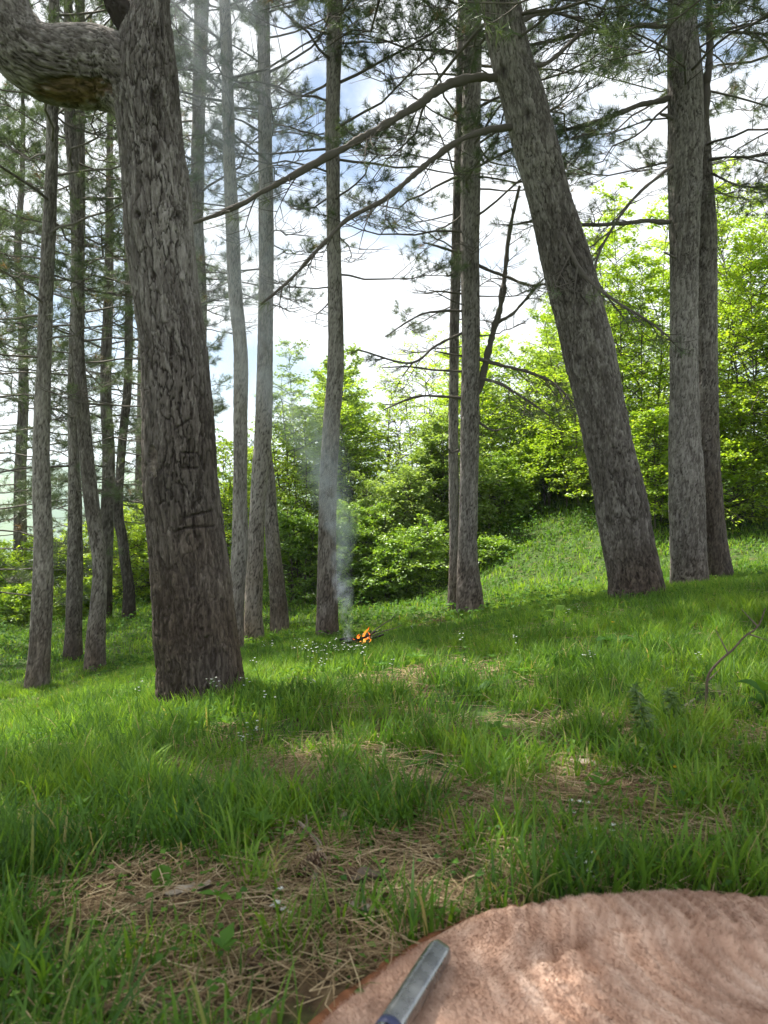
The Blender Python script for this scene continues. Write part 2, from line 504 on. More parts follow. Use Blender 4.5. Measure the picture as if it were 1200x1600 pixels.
def trunk_mesh(path, seg, ds, seed, depth=0.012, pw=0.042, ph=0.15, flare=0.34, brown_h=1.2, brown_k=0.8, tone=0.45,
               marks=(), knots=(), scars=(), tip=True, grad=0.16):
    """path rows: x y z r. Real relief for the bark plates. Returns an MB and its attributes"""
    c, s = resample(path, ds)
    p, r = c[:, :3], c[:, 3]
    N = len(p)
    t = norm(np.gradient(p, axis=0))
    u = np.zeros_like(p)
    u0 = np.array([1.0, 0, 0]) if abs(t[0, 0]) < 0.8 else np.array([0, 0, 1.0])
    for i in range(N):                       # parallel transport
        u0 = u0 - t[i] * (u0 @ t[i]); u0 = u0 / np.linalg.norm(u0); u[i] = u0
    w = np.cross(t, u)
    a = np.arange(seg) / seg * 2 * PI
    A, SS = np.meshgrid(a, s)
    R = r[:, None] * np.ones_like(A)
    if flare:
        lob = 0.55 + 0.45 * np.cos(A * 5 + seed) * np.cos(A * 2 + seed * 2.1)
        R = R * (1 + flare * np.exp(-SS / 0.16) * lob)
    r0 = float(np.median(r[: max(3, N // 2)]))
    R = R * (1 + 0.05 * (vnoise(A / (2 * PI) * 4, SS * 2.2, seed + 50, 4) - 0.5) * 2)
    nc = max(5, int(round(2 * PI * r0 / pw)))
    un = A / (2 * PI)
    def nz(fx, fy, sd): return vnoise(un * fx, SS * fy, seed + sd, fx) - 0.5
    wx = nz(nc, 1.6 / ph, 1) * 0.9 + nz(nc * 3, 5 / ph, 2) * 0.28 + nz(nc * 7, 14 / ph, 4) * 0.14
    wy = nz(nc, 2.0 / ph, 6) * 1.0 + nz(nc * 4, 6 / ph, 7) * 0.5
    f1, f2, cid = worley(un * nc + wx, SS / ph + wy, nc, seed)
    nc2 = nc * 2
    g1, g2, cid2 = worley(un * nc2 + wx * 2.2, SS / ph * 2.1 + wy * 2.2, nc2, seed + 31)
    gate = 0.35 + 0.65 * sstep(0.3, 0.62, vnoise(un * 5, SS * 4, seed + 3, 5))
    fur = (1 - sstep(0.02, 0.15, f2 - f1)) * (0.4 + 0.5 * gate)
    fur2 = (1 - sstep(0.01, 0.16, g2 - g1)) * 0.55 * sstep(0.25, 0.7, vnoise(un * 7, SS * 7, seed + 23, 7))
    fl = np.maximum(fur, fur2)
    q = 3.2 * (vnoise(un * nc * 2, SS * 2.4 / ph, seed + 5, nc * 2) * 0.6 + vnoise(un * nc * 5, SS * 6 / ph, seed + 15, nc * 5) * 0.4) + cid * 2
    terr = (np.floor(q) + sstep(0.0, 0.22, q - np.floor(q))) / 3.2
    edge = (1 - sstep(0.0, 0.10, np.minimum(q - np.floor(q), 0.10))) * 0.35
    fine = nz(nc * 8, 7 / ph, 25)
    disp = -depth * fl * 0.9 + depth * 0.55 * (terr - 0.8) + depth * 0.25 * fine
    fl = np.maximum(fl, edge * gate)
    V0 = p[:, None] + R[..., None] * (np.cos(A)[..., None] * u[:, None] + np.sin(A)[..., None] * w[:, None])
    cen = p[:, None]
    nrm = norm(V0 - cen)
    tint = tone + 0.10 + 0.22 * (cid - 0.5) + 0.16 * (cid2 - 0.5) + 0.22 * (terr % 0.625 - 0.3) + 0.4 * (vnoise(un * 3, SS * 1.3, seed + 9, 3) - 0.5) + 0.3 * fine
    tint = tint + grad * (sstep(0.3, 2.4, SS) - 0.5)
    brown = brown_k * (1 - sstep(0.15, brown_h, SS)) * (0.3 + 0.7 * vnoise(A / (2 * PI) * 6, SS * 5, seed + 8, 6)) + 0.10
    if marks or knots or scars:
        d = V0[..., 1]
        px, py = 600 + V0[..., 0] / d * F, 800 - (V0[..., 2] - CZ) / d * F
        front = (nrm * norm(np.array([0, 0, CZ]) - V0)).sum(-1) > 0.05
        for (x0, y0, x1, y1, wd) in marks:
            L2 = (x1 - x0) ** 2 + (y1 - y0) ** 2
            q = np.clip(((px - x0) * (x1 - x0) + (py - y0) * (y1 - y0)) / L2, 0, 1)
            ds_ = np.hypot(px - x0 - q * (x1 - x0), py - y0 - q * (y1 - y0))
            g = (1 - sstep(wd * 0.4, wd, ds_)) * front
            disp -= 0.008 * g
            fl = np.maximum(fl, g * .8)
        for (x0, y0, rr_) in knots:
            g = np.exp(-((px - x0) ** 2 + ((py - y0) / 1.3) ** 2) / rr_ ** 2) * front
            g = g * (0.4 + 0.9 * vnoise(px * .3, py * .3, seed + 41)).clip(0, 1)
            disp += 0.014 * np.exp(-((np.hypot(px - x0, (py - y0) / 1.3)) / (rr_ * 2.2)) ** 2) * front - 0.02 * g
            fl = np.maximum(fl, g ** 0.6)
        for (x0, y0, ax, ay, k) in scars:
            nn = vnoise(px * 0.14, py * 0.2, seed + 77)
            e = np.hypot((px - x0) / ax, (py - y0) / ay) + (nn - 0.5) * 0.5
            g = (1 - sstep(0.75, 1.0, e)) * front
            disp -= 0.012 * g
            brown = np.maximum(brown, g * k)
            fl = fl * (1 - 0.5 * g)
            tint = tint * (1 - g) + g * (0.35 + 0.8 * nn)
    V = V0 + nrm * disp[..., None]
    mb = MB()
    i, j = np.meshgrid(np.arange(N - 1), np.arange(seg), indexing='ij')
    j2 = (j + 1) % seg
    f = np.stack([i * seg + j, i * seg + j2, (i + 1) * seg + j2, (i + 1) * seg + j], -1).reshape(-1, 4)
    mb.add(V.reshape(-1, 3), f, tint.ravel())
    mb.add(p[-1:] + t[-1] * r[-1] * 0.3, np.zeros((0, 3), int), tone)
    if tip:
        mb.f.append((np.array([[(N - 1) * seg + q, (N - 1) * seg + (q + 1) % seg, N * seg] for q in range(seg)]), 0))
    ex = dict(furrow=np.append(np.clip(fl, 0, 1).ravel(), 1), brown=np.append(np.clip(brown, 0, 1).ravel(), .5))
    return mb, ex

def px_path(rows, d, top=None, dd=0.0, sink=0.25):
    """rows (y, xl, xr) from the base up -> path x y z r; dd = lean in depth per metre of height; extended up to the height `top`"""
    out = []
    base = None
    for (y, xl, xr) in rows:
        q = P((xl + xr) / 2, y, d)
        if base is None: base = q.copy()
        dist = d + dd * (q[2] - base[2])
        q = P((xl + xr) / 2, y, dist)
        out.append([*q, (xr - xl) / 2 / F * dist])
    out = np.array(out)
    b = out[0].copy(); b[2] -= sink
    k = 0.5 * (out[0, :2] - out[1, :2]) / max(out[1, 2] - out[0, 2], .05) * sink
    b[:2] += k
    out = np.vstack([b, out])
    if top is not None:
        e = out[-1]
        n = max(3, int((top - e[2]) / 0.35))
        sl_ = (out[-1, :2] - out[-3, :2]) / (out[-1, 2] - out[-3, 2])
        ext = []
        for q in range(1, n + 1):
            h = (top - e[2]) * q / n
            f_ = q / n
            ext.append([e[0] + sl_[0] * h * (1 - 0.5 * f_), e[1] + sl_[1] * h * (1 - 0.5 * f_), e[2] + h, max(0.015, e[3] * (1 - f_) + 0.015 * f_)])
        out = np.vstack([out, ext])
    return out

def tufts(mb, c, d, L, n, wd, tint):
    """bottle-brush needle tufts at points c with twig directions d"""
    K = len(c)
    if K == 0: return
    d = norm(d)
    ph = rng.random((K, n)) * 2 * PI
    ref = np.where(np.abs(d[:, 2:3]) > 0.8, np.array([1.0, 0, 0]), np.array([0, 0, 1.0]))
    u = norm(np.cross(d, ref)); w = np.cross(d, u)
    sp = 0.35 + 0.95 * rng.random((K, n, 1))
    nd = norm(d[:, None] * (0.75 - 0.25 * sp) + sp * (np.cos(ph)[..., None] * u[:, None] + np.sin(ph)[..., None] * w[:, None]))
    off = -rng.random((K, n, 1)) * L * 0.9
    b = c[:, None] + d[:, None] * off
    ln = L * (0.75 + 0.45 * rng.random((K, n, 1)))
    tip = b + nd * ln + np.array([0, 0, -0.012]) * rng.random((K, n, 1))
    sd = norm(np.cross(nd, rng.normal(size=(K, n, 3)))) * wd * 0.5
    V = np.stack([b - sd, b + sd, tip], 2).reshape(-1, 3)
    fc = np.arange(K * n * 3).reshape(-1, 3)
    tt = np.broadcast_to(np.clip(tint, 0, 1).reshape(K, 1, 1), (K, n, 3)).ravel()
    mb.add(V, fc, tt, 1)

def twigs_from(pl, T, t0, length, seed_side=None, jit=0.5, up=0.15, npt=4):
    """twigs springing from polylines pl (B,N,3): returns (B*T,npt,3) and starting fraction"""
    B, N = pl.shape[:2]
    t = np.sort(t0 + (1 - t0) * (rng.random((B, T)) * 0.35 + (np.arange(T) + 0.4) / T * 0.75), axis=1).clip(0, 0.995)
    ii = t * (N - 1); i0 = np.minimum(ii.astype(int), N - 2); fr = (ii - i0)[..., None]
    b = np.arange(B)[:, None]
    st = pl[b, i0] * (1 - fr) + pl[b, i0 + 1] * fr
    tg = norm(pl[b, i0 + 1] - pl[b, i0])
    side = np.where((np.arange(T) % 2 == 0)[None, :] ^ (rng.random((B, T)) < 0.2), 1.0, -1.0)[..., None]
    hor = norm(np.cross(tg, np.array([0, 0, 1.0])) + 1e-6)
    ang = np.radians(38 + 28 * rng.random((B, T, 1)))
    dr = norm(tg * np.cos(ang) + hor * side * np.sin(ang) + np.array([0, 0, 1.0]) * (up + jit * (rng.random((B, T, 1)) - 0.5)))
    ln = (np.asarray(length).reshape(-1, 1) * (1.08 - t) * (0.6 + 0.8 * rng.random((B, T))) + 0.10)[..., None, None]
    s = np.linspace(0, 1, npt)[None, None, :, None]
    curl = rng.normal(size=(B, T, 1, 3)) * 0.12
    tw = st[:, :, None] + ln * (dr[:, :, None] * s + (curl + np.array([0, 0, up * 0.9])) * s ** 2)
    return tw.reshape(B * T, npt, 3), t.reshape(-1)

def crown(path, h0, h1, nb, Lmax, seed, dead_below=None, tuft_n=42, nl=0.085, nw=0.0042, T=9, sub=5, low_len=0.7, droop=0.25, az_bias=None, density=1.0, k=5, br=0.0125):
    """boughs, twigs and needle tufts of a pine; path rows x y z r"""
    global rng
    rng = np.random.default_rng(seed)
    mb = MB()
    path = np.asarray(path)
    zz = path[:, 2]
    base = zz[0]
    h = h0 + (h1 - h0) * (np.arange(nb) + rng.random(nb) * 0.8) / nb
    cx, cyv, rr_ = np.interp(h, zz, path[:, 0]), np.interp(h, zz, path[:, 1]), np.interp(h, zz, path[:, 3])
    f = (h - h0) / max(h1 - h0, .1)
    az = np.arange(nb) * 2.39996 + rng.random(nb) * 0.9
    if az_bias is not None:
        az = az_bias[0] + (((az + PI) % (2 * PI)) - PI) * az_bias[1]
    prof = np.where(f < 0.3, low_len + (1 - low_len) * f / 0.3, np.clip(1 - (f - 0.3) / 0.75, 0.1, 1))
    L = Lmax * prof * (0.65 + 0.6 * rng.random(nb))
    el = np.radians(-2 + 38 * f + 16 * (rng.random(nb) - 0.5))
    dead = np.zeros(nb, bool) if dead_below is None else (h < dead_below) & (rng.random(nb) < 0.85)
    kp = ~dead | (rng.random(nb) < 0.5)
    L = np.where(dead, L * 0.6, L)
    h, cx, cyv, f, az, L, el, dead = (q[kp] for q in (h, cx, cyv, f, az, L, el, dead))
    nb = len(h)
    N = 9
    t = np.linspace(0, 1, N)
    wob = np.cumsum(rng.normal(size=(nb, N)) * 0.075, 1)
    wob2 = np.cumsum(rng.normal(size=(nb, N)) * 0.035, 1)
    hor = np.stack([np.cos(az), np.sin(az)], 1)
    per = np.stack([-np.sin(az), np.cos(az)], 1)
    rad = L[:, None] * t * np.cos(el)[:, None]
    xy = np.stack([cx, cyv], 1)[:, None] + hor[:, None] * rad[..., None] + per[:, None] * (wob * L[:, None] * t)[..., None]
    z = h[:, None] + L[:, None] * (t * np.sin(el)[:, None] - droop * (t ** 2) * (1 - f)[:, None] + 0.22 * t ** 3 + wob2 * t)
    pl = np.concatenate([xy, z[..., None]], -1)
    r0 = br * (L / 1.6) ** 0.8
    tubes(mb, pl, np.clip(r0[:, None] * (1 - 0.85 * t) + 0.002, 0.002, None), k, 0.4 + 0.3 * rng.random(nb), 0)
    tw, tf = twigs_from(pl, T, 0.28, L * 0.42, up=0.12)
    own = np.repeat(np.arange(nb), T)
    tubes(mb, tw, np.linspace(0.0055, 0.002, 4)[None].repeat(len(tw), 0), 3, 0.4, 0)
    st, sf = twigs_from(tw, sub, 0.25, np.linalg.norm(tw[:, -1] - tw[:, 0], axis=1) * 0.5, up=0.2, npt=3)
    own2 = np.repeat(own, sub)
    live2 = ~dead[own2] & (rng.random(len(own2)) < density)
    keep2 = live2 | (rng.random(len(own2)) < 0.3)
    tubes(mb, st[keep2], np.linspace(0.0035, 0.0016, 3)[None].repeat(keep2.sum(), 0), 3, 0.4, 0)
    c1 = st[live2]
    live1 = ~dead[own] & (rng.random(len(own)) < density)
    c0 = tw[live1]
    lb = ~dead
    C = np.concatenate([c1[:, -1], c0[:, -1], pl[lb][:, -1]])
    D = np.concatenate([c1[:, -1] - c1[:, -2], c0[:, -1] - c0[:, -2], pl[lb][:, -1] - pl[lb][:, -2]])
    D = norm(D) + np.array([0, 0, 0.25])
    tn = 0.45 + 0.35 * (rng.random(len(C)) - 0.5) + 0.25 * (fbm(C[:, 0] * 1.3 + C[:, 1], C[:, 2] * 1.3, seed, 2) - 0.5)
    tn = np.where(rng.random(len(C)) < 0.015, 1.0, tn.clip(0, 0.92))
    tufts(mb, C, D, nl, tuft_n, nw, tn)
    return mb, pl

def hero_branch(mb, rows, twig_T=9, twig_L=0.5, live=0.4, seed=1, t0=0.25, droop=-0.35, tuft_n=36, k=10, subn=4):
    """one drawn bough: rows (px, py, depth, radius px)"""
    global rng
    rng = np.random.default_rng(seed)
    pts = np.array([[*P(a, b, d), r / F * d] for a, b, d, r in rows])
    c, s = resample(pts, n=max(24, len(rows) * 9))
    c[:, :3] += np.cumsum(rng.normal(size=(len(c), 3)), 0) * np.clip(0.07 * c[:, 3:4], 0.0008, 0.0034)
    c[:, 3] *= 0.78
    c[:, 3] *= 1 + 0.35 * (vnoise(s * 11, s * 0, seed) - 0.5) + 0.35 * (vnoise(s * 34, s * 0 + 3, seed) - 0.5)
    tubes(mb, c[None, :, :3], c[None, :, 3], k, 0.5, 0)
    if twig_T == 0: return
    tw, tf = twigs_from(c[None, :, :3], twig_T, t0, [twig_L], up=droop, jit=0.7, npt=6)
    tubes(mb, tw, np.linspace(0.007, 0.002, 6)[None].repeat(len(tw), 0), 4, 0.4, 0)
    st, sf = twigs_from(tw, subn, 0.2, np.linalg.norm(tw[:, -1] - tw[:, 0], axis=1) * 0.55, up=0.05, npt=4)
    tubes(mb, st, np.linspace(0.004, 0.0015, 4)[None].repeat(len(st), 0), 3, 0.4, 0)
    al = np.concatenate([st[:, -1], tw[:, -1]]); ad = np.concatenate([st[:, -1] - st[:, -2], tw[:, -1] - tw[:, -2]])
    lv = rng.random(len(al)) < live
    tufts(mb, al[lv], norm(ad[lv]) + np.array([0, 0, .2]), 0.105, tuft_n, 0.0034, 0.4 + 0.4 * rng.random(lv.sum()))

PINES = 'tall pines of the grove'
def pine(rows, d, top, label, seed, crown_kw, seg=64, ds=0.02, dd=0.0, boughs=(), stubs=(), path=None, kids=(), **tk):
    pth = px_path(rows, d, top, dd) if path is None else path
    root = empty('pine_tree', pth[0, :3] + np.array([0, 0, 0.25]), label, 'pine tree', PINES)
    mb, ex = trunk_mesh(pth, seg, ds, seed, **tk)
    mb.build('trunk', M_BARK, root, True, ex)
    for q in kids:
        m2, e2 = trunk_mesh(*q['args'], **q['kw'])
        o = m2.build(q['name'], M_BARK_LIMB if q['name'] == 'limb' else M_BARK, root, True, e2)
        if 'label' in q: o['label'] = q['label']
    for ckw in (crown_kw if isinstance(crown_kw, list) else [crown_kw]):
        c, pl = crown(pth if 'pth' not in ckw else ckw['pth'], seed=seed, **{a: b for a, b in ckw.items() if a != 'pth'})
        c.build('crown', [M_TWIG, M_NEEDLE], root, True)
    for q, bgh in enumerate(boughs):
        b = MB()
        hero_branch(b, seed=seed * 10 + q, **bgh)
        b.build('branch', [M_TWIG, M_NEEDLE], root, True)
    for (st) in stubs:
        b = MB()
        hero_branch(b, st, twig_T=0, k=6, seed=seed * 17 + int(st[0][1]))
        b.build('dead_branch', [M_TWIG], root, True)
    return root

# ---- the big pine with the elbow limb
d1 = 3.5
t1 = [(1095, 248, 388), (1040, 249, 379), (1000, 244, 372), (930, 240, 362), (850, 233, 350), (760, 226, 341), (680, 225, 337), (600, 223, 330),
      (550, 220, 325), (450, 208, 311), (370, 197, 303), (300, 193, 297), (230, 188, 286), (165, 180, 279), (110, 178, 275), (50, 190, 268), (0, 203, 263)]
pth1 = px_path(t1, d1, 8.0)
limb = np.array([[*P(a, b, d), r / F * d] for a, b, d, r in [(244, 215, 3.5, 34), (226, 165, 3.51, 45), (196, 125, 3.52, 54), (160, 108, 3.52, 57), (120, 105, 3.49, 58), (75, 100, 3.44, 55), (35, 75, 3.42, 52),
                 (5, 30, 3.4, 49), (-15, -40, 3.4, 46), (-30, -150, 3.4, 42), (-35, -330, 3.4, 36), (-20, -600, 3.5, 28), (0, -900, 3.6, 16), (10, -1200, 3.7, 6)]])
stub = np.array([[*P(a, b, d), r / F * d] for a, b, d, r in [(232, 70, 3.5, 26), (212, 42, 3.48, 26), (192, 20, 3.46, 21), (176, 4, 3.45, 14), (164, -8, 3.44, 5)]])
carv = [(272.5, 671, 295, 656, 2.6), (295.7, 687, 296, 707, 2.4), (284, 707, 304, 707.5, 2.6), (284, 731, 308.5, 731, 2.6), (281, 708, 283, 731, 2.0), (296, 709, 297, 731, 1.6),
        (287.5, 809, 310, 803, 3.0), (310, 803, 331, 798, 2.6), (272, 831, 290, 825, 3.0), (290, 825, 334, 822, 3.0), (302, 806, 305, 838, 3.4), (290, 800, 290, 819, 2.0)]
pine(None, d1, None, 'thick furrowed pine with a huge elbow limb and carved marks', 3,
     [dict(h0=4.5, h1=7.8, nb=70, Lmax=2.5, tuft_n=26, T=9, droop=-.05), dict(pth=limb[6:], h0=4.3, h1=6.2, nb=46, Lmax=2.2, tuft_n=26, T=9, droop=-.05)],
     seg=290, ds=0.006, path=pth1, depth=0.0125, pw=0.032, ph=0.15, flare=0.2, brown_h=2.2, brown_k=0.8, tone=0.36, grad=0.3, marks=carv,
     knots=[(240, 150, 8), (243, 230, 6), (216, 336, 6), (276, 338, 6)],
     scars=[(238, 720, 8, 30, .5)],
     kids=[dict(name='limb', args=(limb, 190, 0.0095, 12), label='thick pale limb that turns up in an elbow with bare brown wood under it',
                kw=dict(depth=0.011, pw=0.034, ph=0.075, grad=0, flare=0, brown_k=0.0, tone=0.58, scars=[(115, 142, 62, 27, 1.0)])),
           dict(name='broken_stub', args=(stub, 60, 0.008, 19), kw=dict(depth=0.014, pw=0.03, ph=0.1, flare=0, brown_k=0.3, tone=-0.1))])

# ---- the other pines that stand in view: (base row first)
pine([(1082, 38, 78), (1040, 43, 77), (1000, 47, 79), (930, 51, 82), (850, 53, 82), (780, 52, 79), (700, 52, 77), (620, 55, 78), (550, 59, 80), (450, 62, 83), (300, 70, 89), (200, 73, 90), (100, 75, 91), (0, 77, 92)], 8.0, 11,
     'straight slim pine in sunlit grass, the outermost trunk of the grove on the valley side', 4, dict(h0=1.3, h1=10.8, nb=46, Lmax=1.8, dead_below=2.2, density=0.5), tone=0.5, depth=0.009)
pine([(1028, 99, 129), (980, 103, 128), (860, 106, 129), (780, 107, 127), (700, 107, 123), (600, 106, 120), (450, 112, 130), (300, 116, 133), (200, 117, 132), (0, 118, 132)], 10.0, 12,
     'slim pine with a swelling on its trunk and needle tufts hanging over it', 5, dict(h0=0.4, h1=11.8, nb=56, Lmax=1.9, dead_below=1.2, density=0.9), tone=0.44, depth=0.008)
pine([(1048, 132, 165), (1000, 135, 164), (950, 140, 165), (900, 145, 167), (860, 143, 165), (830, 138, 160), (750, 128, 150), (650, 120, 140), (550, 114, 132), (400, 112, 131), (300, 109, 127), (200, 102, 118), (100, 101, 115), (0, 100, 113)], 9.0, 11,
     'crooked slim pine whose trunk bulges sideways above the grass', 6, dict(h0=1.5, h1=10.8, nb=46, Lmax=1.8, dead_below=2.4, density=0.8), tone=0.42, depth=0.009)
pine([(967, 190, 212), (920, 192, 210), (875, 187, 203), (840, 183, 199), (815, 178, 194), (780, 178, 192), (740, 181, 194), (675, 186, 199), (600, 193, 206), (450, 195, 207), (200, 190, 200), (0, 186, 195)], 14.0, 13,
     'thin bent pine at the edge of the leafy scrub', 7, dict(h0=0.7, h1=12.8, nb=46, Lmax=2.0, density=0.7, nw=0.005, tuft_n=18, nl=.12), seg=40, ds=0.03, tone=0.2, depth=0.007)
pine([(985, 288, 314), (900, 292, 316), (750, 296, 318), (550, 302, 322), (450, 303, 323), (350, 297, 318), (300, 298, 319), (200, 300, 320), (100, 302, 323), (0, 304, 327)], 10.5, 12,
     'brown pine rising from behind the thick carved trunk', 8, dict(h0=2.6, h1=11.8, nb=40, Lmax=1.9, density=0.75, dead_below=4.6), tone=0.5, depth=0.008)
pine([(1016, 352, 380), (950, 357, 381), (850, 362, 387), (750, 364, 386), (650, 365, 387), (550, 365, 387), (450, 357, 378), (350, 353, 373), (250, 349, 368), (150, 347, 365), (0, 343, 360)], 8.2, 11,
     'pale grey pine in smoke, half hidden behind the thick carved trunk', 9, dict(h0=2.8, h1=10.8, nb=34, Lmax=1.8, density=0.75, dead_below=4.4), tone=0.75, depth=0.008)
pine([(1004, 380, 414), (950, 382, 410), (850, 387, 412), (800, 390, 414), (750, 393, 418), (690, 397, 424), (620, 400, 426), (550, 402, 426), (450, 405, 427), (300, 406, 427), (200, 405, 424), (0, 403, 421)], 9.0, 12,
     'straight pale pine standing in the smoke with a thinner trunk close behind it', 10, dict(h0=3.2, h1=11.8, nb=36, Lmax=1.9, density=0.75, dead_below=5.0), tone=0.75, depth=0.008, brown_h=2.2)
pine([(990, 422, 452), (950, 422, 449), (900, 419, 443), (850, 415, 438), (800, 413, 433), (750, 410, 430), (700, 404, 424), (600, 402, 420), (450, 404, 420), (300, 404, 418), (0, 402, 414)], 10.2, 12,
     'brown leaning pine tucked behind the pale smoky pine', 13, dict(h0=3.4, h1=11.8, nb=32, Lmax=1.8, density=0.75, dead_below=5.2), tone=0.42, depth=0.008, brown_h=2.2)
pine([(998, 493, 530), (950, 495, 528), (850, 497, 525), (750, 499, 527), (700, 502, 530), (650, 505, 532), (600, 510, 536), (550, 512, 537), (400, 511, 533), (300, 510, 531), (200, 508, 530), (100, 510, 533), (0, 512, 536)], 8.5, 12,
     'slim pine right beside the campfire', 14, dict(h0=2.4, h1=11.8, nb=60, Lmax=2.1, density=0.85, dead_below=4.0), tone=0.66, depth=0.009, brown_h=2.0)
pine([(960, 714, 757), (930, 714, 753), (850, 716, 746), (750, 718, 747), (550, 721, 750), (400, 720, 749), (300, 720, 750), (200, 721, 751), (100, 723, 752), (0, 725, 753)], 9.0, 12,
     'grey pine with dead side twigs and a bare forked bough low on its trunk', 15, dict(h0=2.3, h1=11.8, nb=58, Lmax=2.0, density=0.85, dead_below=3.8), tone=0.62, depth=0.009,
     boughs=[dict(rows=[(742, 620, 9, 7), (752, 585, 9, 7.5), (768, 515, 8.95, 6.5), (780, 470, 8.9, 6), (790, 400, 8.9, 4.5), (798, 350, 8.85, 4), (812, 290, 8.8, 2.5)], twig_T=7, twig_L=0.45, live=0.25, droop=0.1),
             dict(rows=[(779, 503, 8.9, 3.5), (800, 492, 8.85, 3), (820, 470, 8.8, 3), (838, 448, 8.75, 2.2), (851, 434, 8.7, 1.2)], twig_T=4, twig_L=0.25, live=0.3, droop=0.1),
             dict(rows=[(745, 560, 9, 4), (790, 572, 8.8, 3.4), (830, 582, 8.6, 3), (870, 600, 8.5, 2.4), (905, 640, 8.4, 1.5)], twig_T=12, twig_L=0.7, live=0.45, droop=-0.25),
             dict(rows=[(745, 590, 9, 3.5), (780, 598, 8.7, 3), (820, 622, 8.5, 2.6), (860, 650, 8.3, 1.6)], twig_T=9, twig_L=0.5, live=0.15, droop=-0.2),
             dict(rows=[(748, 415, 9, 3.4), (790, 432, 8.8, 3), (830, 445, 8.7, 2.4), (880, 440, 8.6, 1.5)], twig_T=9, twig_L=0.5, live=0.4, droop=-0.1),
             dict(rows=[(722, 520, 9, 3), (680, 540, 8.9, 2.6), (640, 565, 8.8, 2.2), (560, 545, 8.8, 1.4)], twig_T=9, twig_L=0.45, live=0.3, droop=-0.2),
             dict(rows=[(722, 622, 9, 3), (690, 620, 8.9, 2.6), (650, 620, 8.8, 2.4), (600, 640, 8.7, 1.4)], twig_T=5, twig_L=0.3, live=0.1, droop=0.1)],
     stubs=[[(724, 396, 9, 3), (700, 391, 8.9, 2.6), (660, 379, 8.8, 1.6)], [(722, 459, 9, 2.4), (700, 457, 8.9, 2.2), (670, 454, 8.9, 1.2)],
            [(722, 486, 9, 2.8), (690, 486, 8.9, 2.5), (655, 492, 8.8, 2), (600, 526, 8.7, 1.2)], [(722, 556, 9, 2.4), (700, 553, 8.9, 2), (676, 548, 8.9, 1)],
            [(722, 580, 9, 2.6), (680, 578, 8.9, 2.2), (640, 573, 8.8, 2), (598, 574, 8.7, 1)], [(716, 704, 9, 2.8), (706, 708, 8.9, 2.2), (698, 700, 8.85, 1.4)],
            [(747, 660, 9, 2.6), (770, 672, 8.9, 2), (795, 668, 8.8, 1)]])
pine([(942, 699, 718), (850, 702, 717), (700, 701, 716), (550, 702, 717), (450, 704, 719), (400, 705, 721), (300, 708, 723), (200, 711, 727), (0, 716, 733)], 9.9, 12,
     'thinner darker pine close behind the grey pine with dead side twigs', 16, dict(h0=3.0, h1=11.8, nb=40, Lmax=1.9, density=0.7, dead_below=4.6), tone=0.44, depth=0.008)
pine([(937, 950, 1040), (900, 949, 1032), (850, 940, 1020), (800, 932, 1011), (750, 924, 1002), (700, 915, 989), (650, 906, 977), (600, 894, 968), (550, 882, 958), (500, 871, 947), (450, 858, 935), (400, 845, 919),
      (350, 834, 903), (300, 822, 888), (250, 809, 877), (200, 797, 863), (150, 783, 849), (100, 769, 832), (50, 761, 821), (0, 752, 812)], 6.2, 10,
     'stout leaning pine that bends toward the sky gap with long bare boughs', 17, dict(h0=4.2, h1=9.8, nb=74, Lmax=2.4, density=1.0, dead_below=4.4), seg=170, ds=0.012, tone=0.36, depth=0.017, pw=0.05, ph=0.15, brown_h=1.0, flare=0.12,
     knots=[(825, 178, 6), (787, 110, 6), (905, 560, 5)],
     boughs=[dict(rows=[(800, 122, 6.2, 10), (775, 118, 6.15, 9.5), (735, 119, 6.1, 9), (690, 135, 6.0, 9), (650, 162, 5.9, 8.5), (600, 198, 5.8, 8), (550, 227, 5.7, 7.5), (500, 250, 5.6, 7), (450, 276, 5.5, 6), (400, 302, 5.4, 5.2), (350, 326, 5.3, 4.6), (297, 347, 5.2, 3)],
                  twig_T=9, twig_L=0.5, live=0.12, droop=-0.2, t0=.2, tuft_n=30),
             dict(rows=[(815, 203, 6.2, 8), (790, 200, 6.15, 7), (750, 208, 6.1, 6.5), (700, 232, 6.0, 6), (650, 272, 5.9, 5.5), (600, 312, 5.8, 5), (540, 345, 5.7, 4.5), (500, 386, 5.6, 4), (450, 440, 5.5, 3.2), (407, 476, 5.4, 2)],
                  twig_T=10, twig_L=0.4, live=0.1, droop=-0.35, t0=.2),
             dict(rows=[(850, 300, 6.2, 4), (905, 420, 5.9, 3.5), (960, 470, 5.7, 3), (1010, 500, 5.6, 2.5), (1050, 530, 5.5, 1.5)], twig_T=10, twig_L=0.4, live=0.15, droop=-0.2),
             dict(rows=[(800, 40, 6.3, 4), (850, 20, 6.5, 4), (900, 30, 6.8, 3), (960, 60, 7.0, 2)], twig_T=12, twig_L=0.6, live=0.5, droop=-0.1),
             dict(rows=[(800, 90, 6.3, 5), (850, 100, 6.6, 4), (900, 60, 6.9, 4), (940, 20, 7.2, 3), (960, -20, 7.4, 2)], twig_T=14, twig_L=0.7, live=0.5, droop=-0.2)])
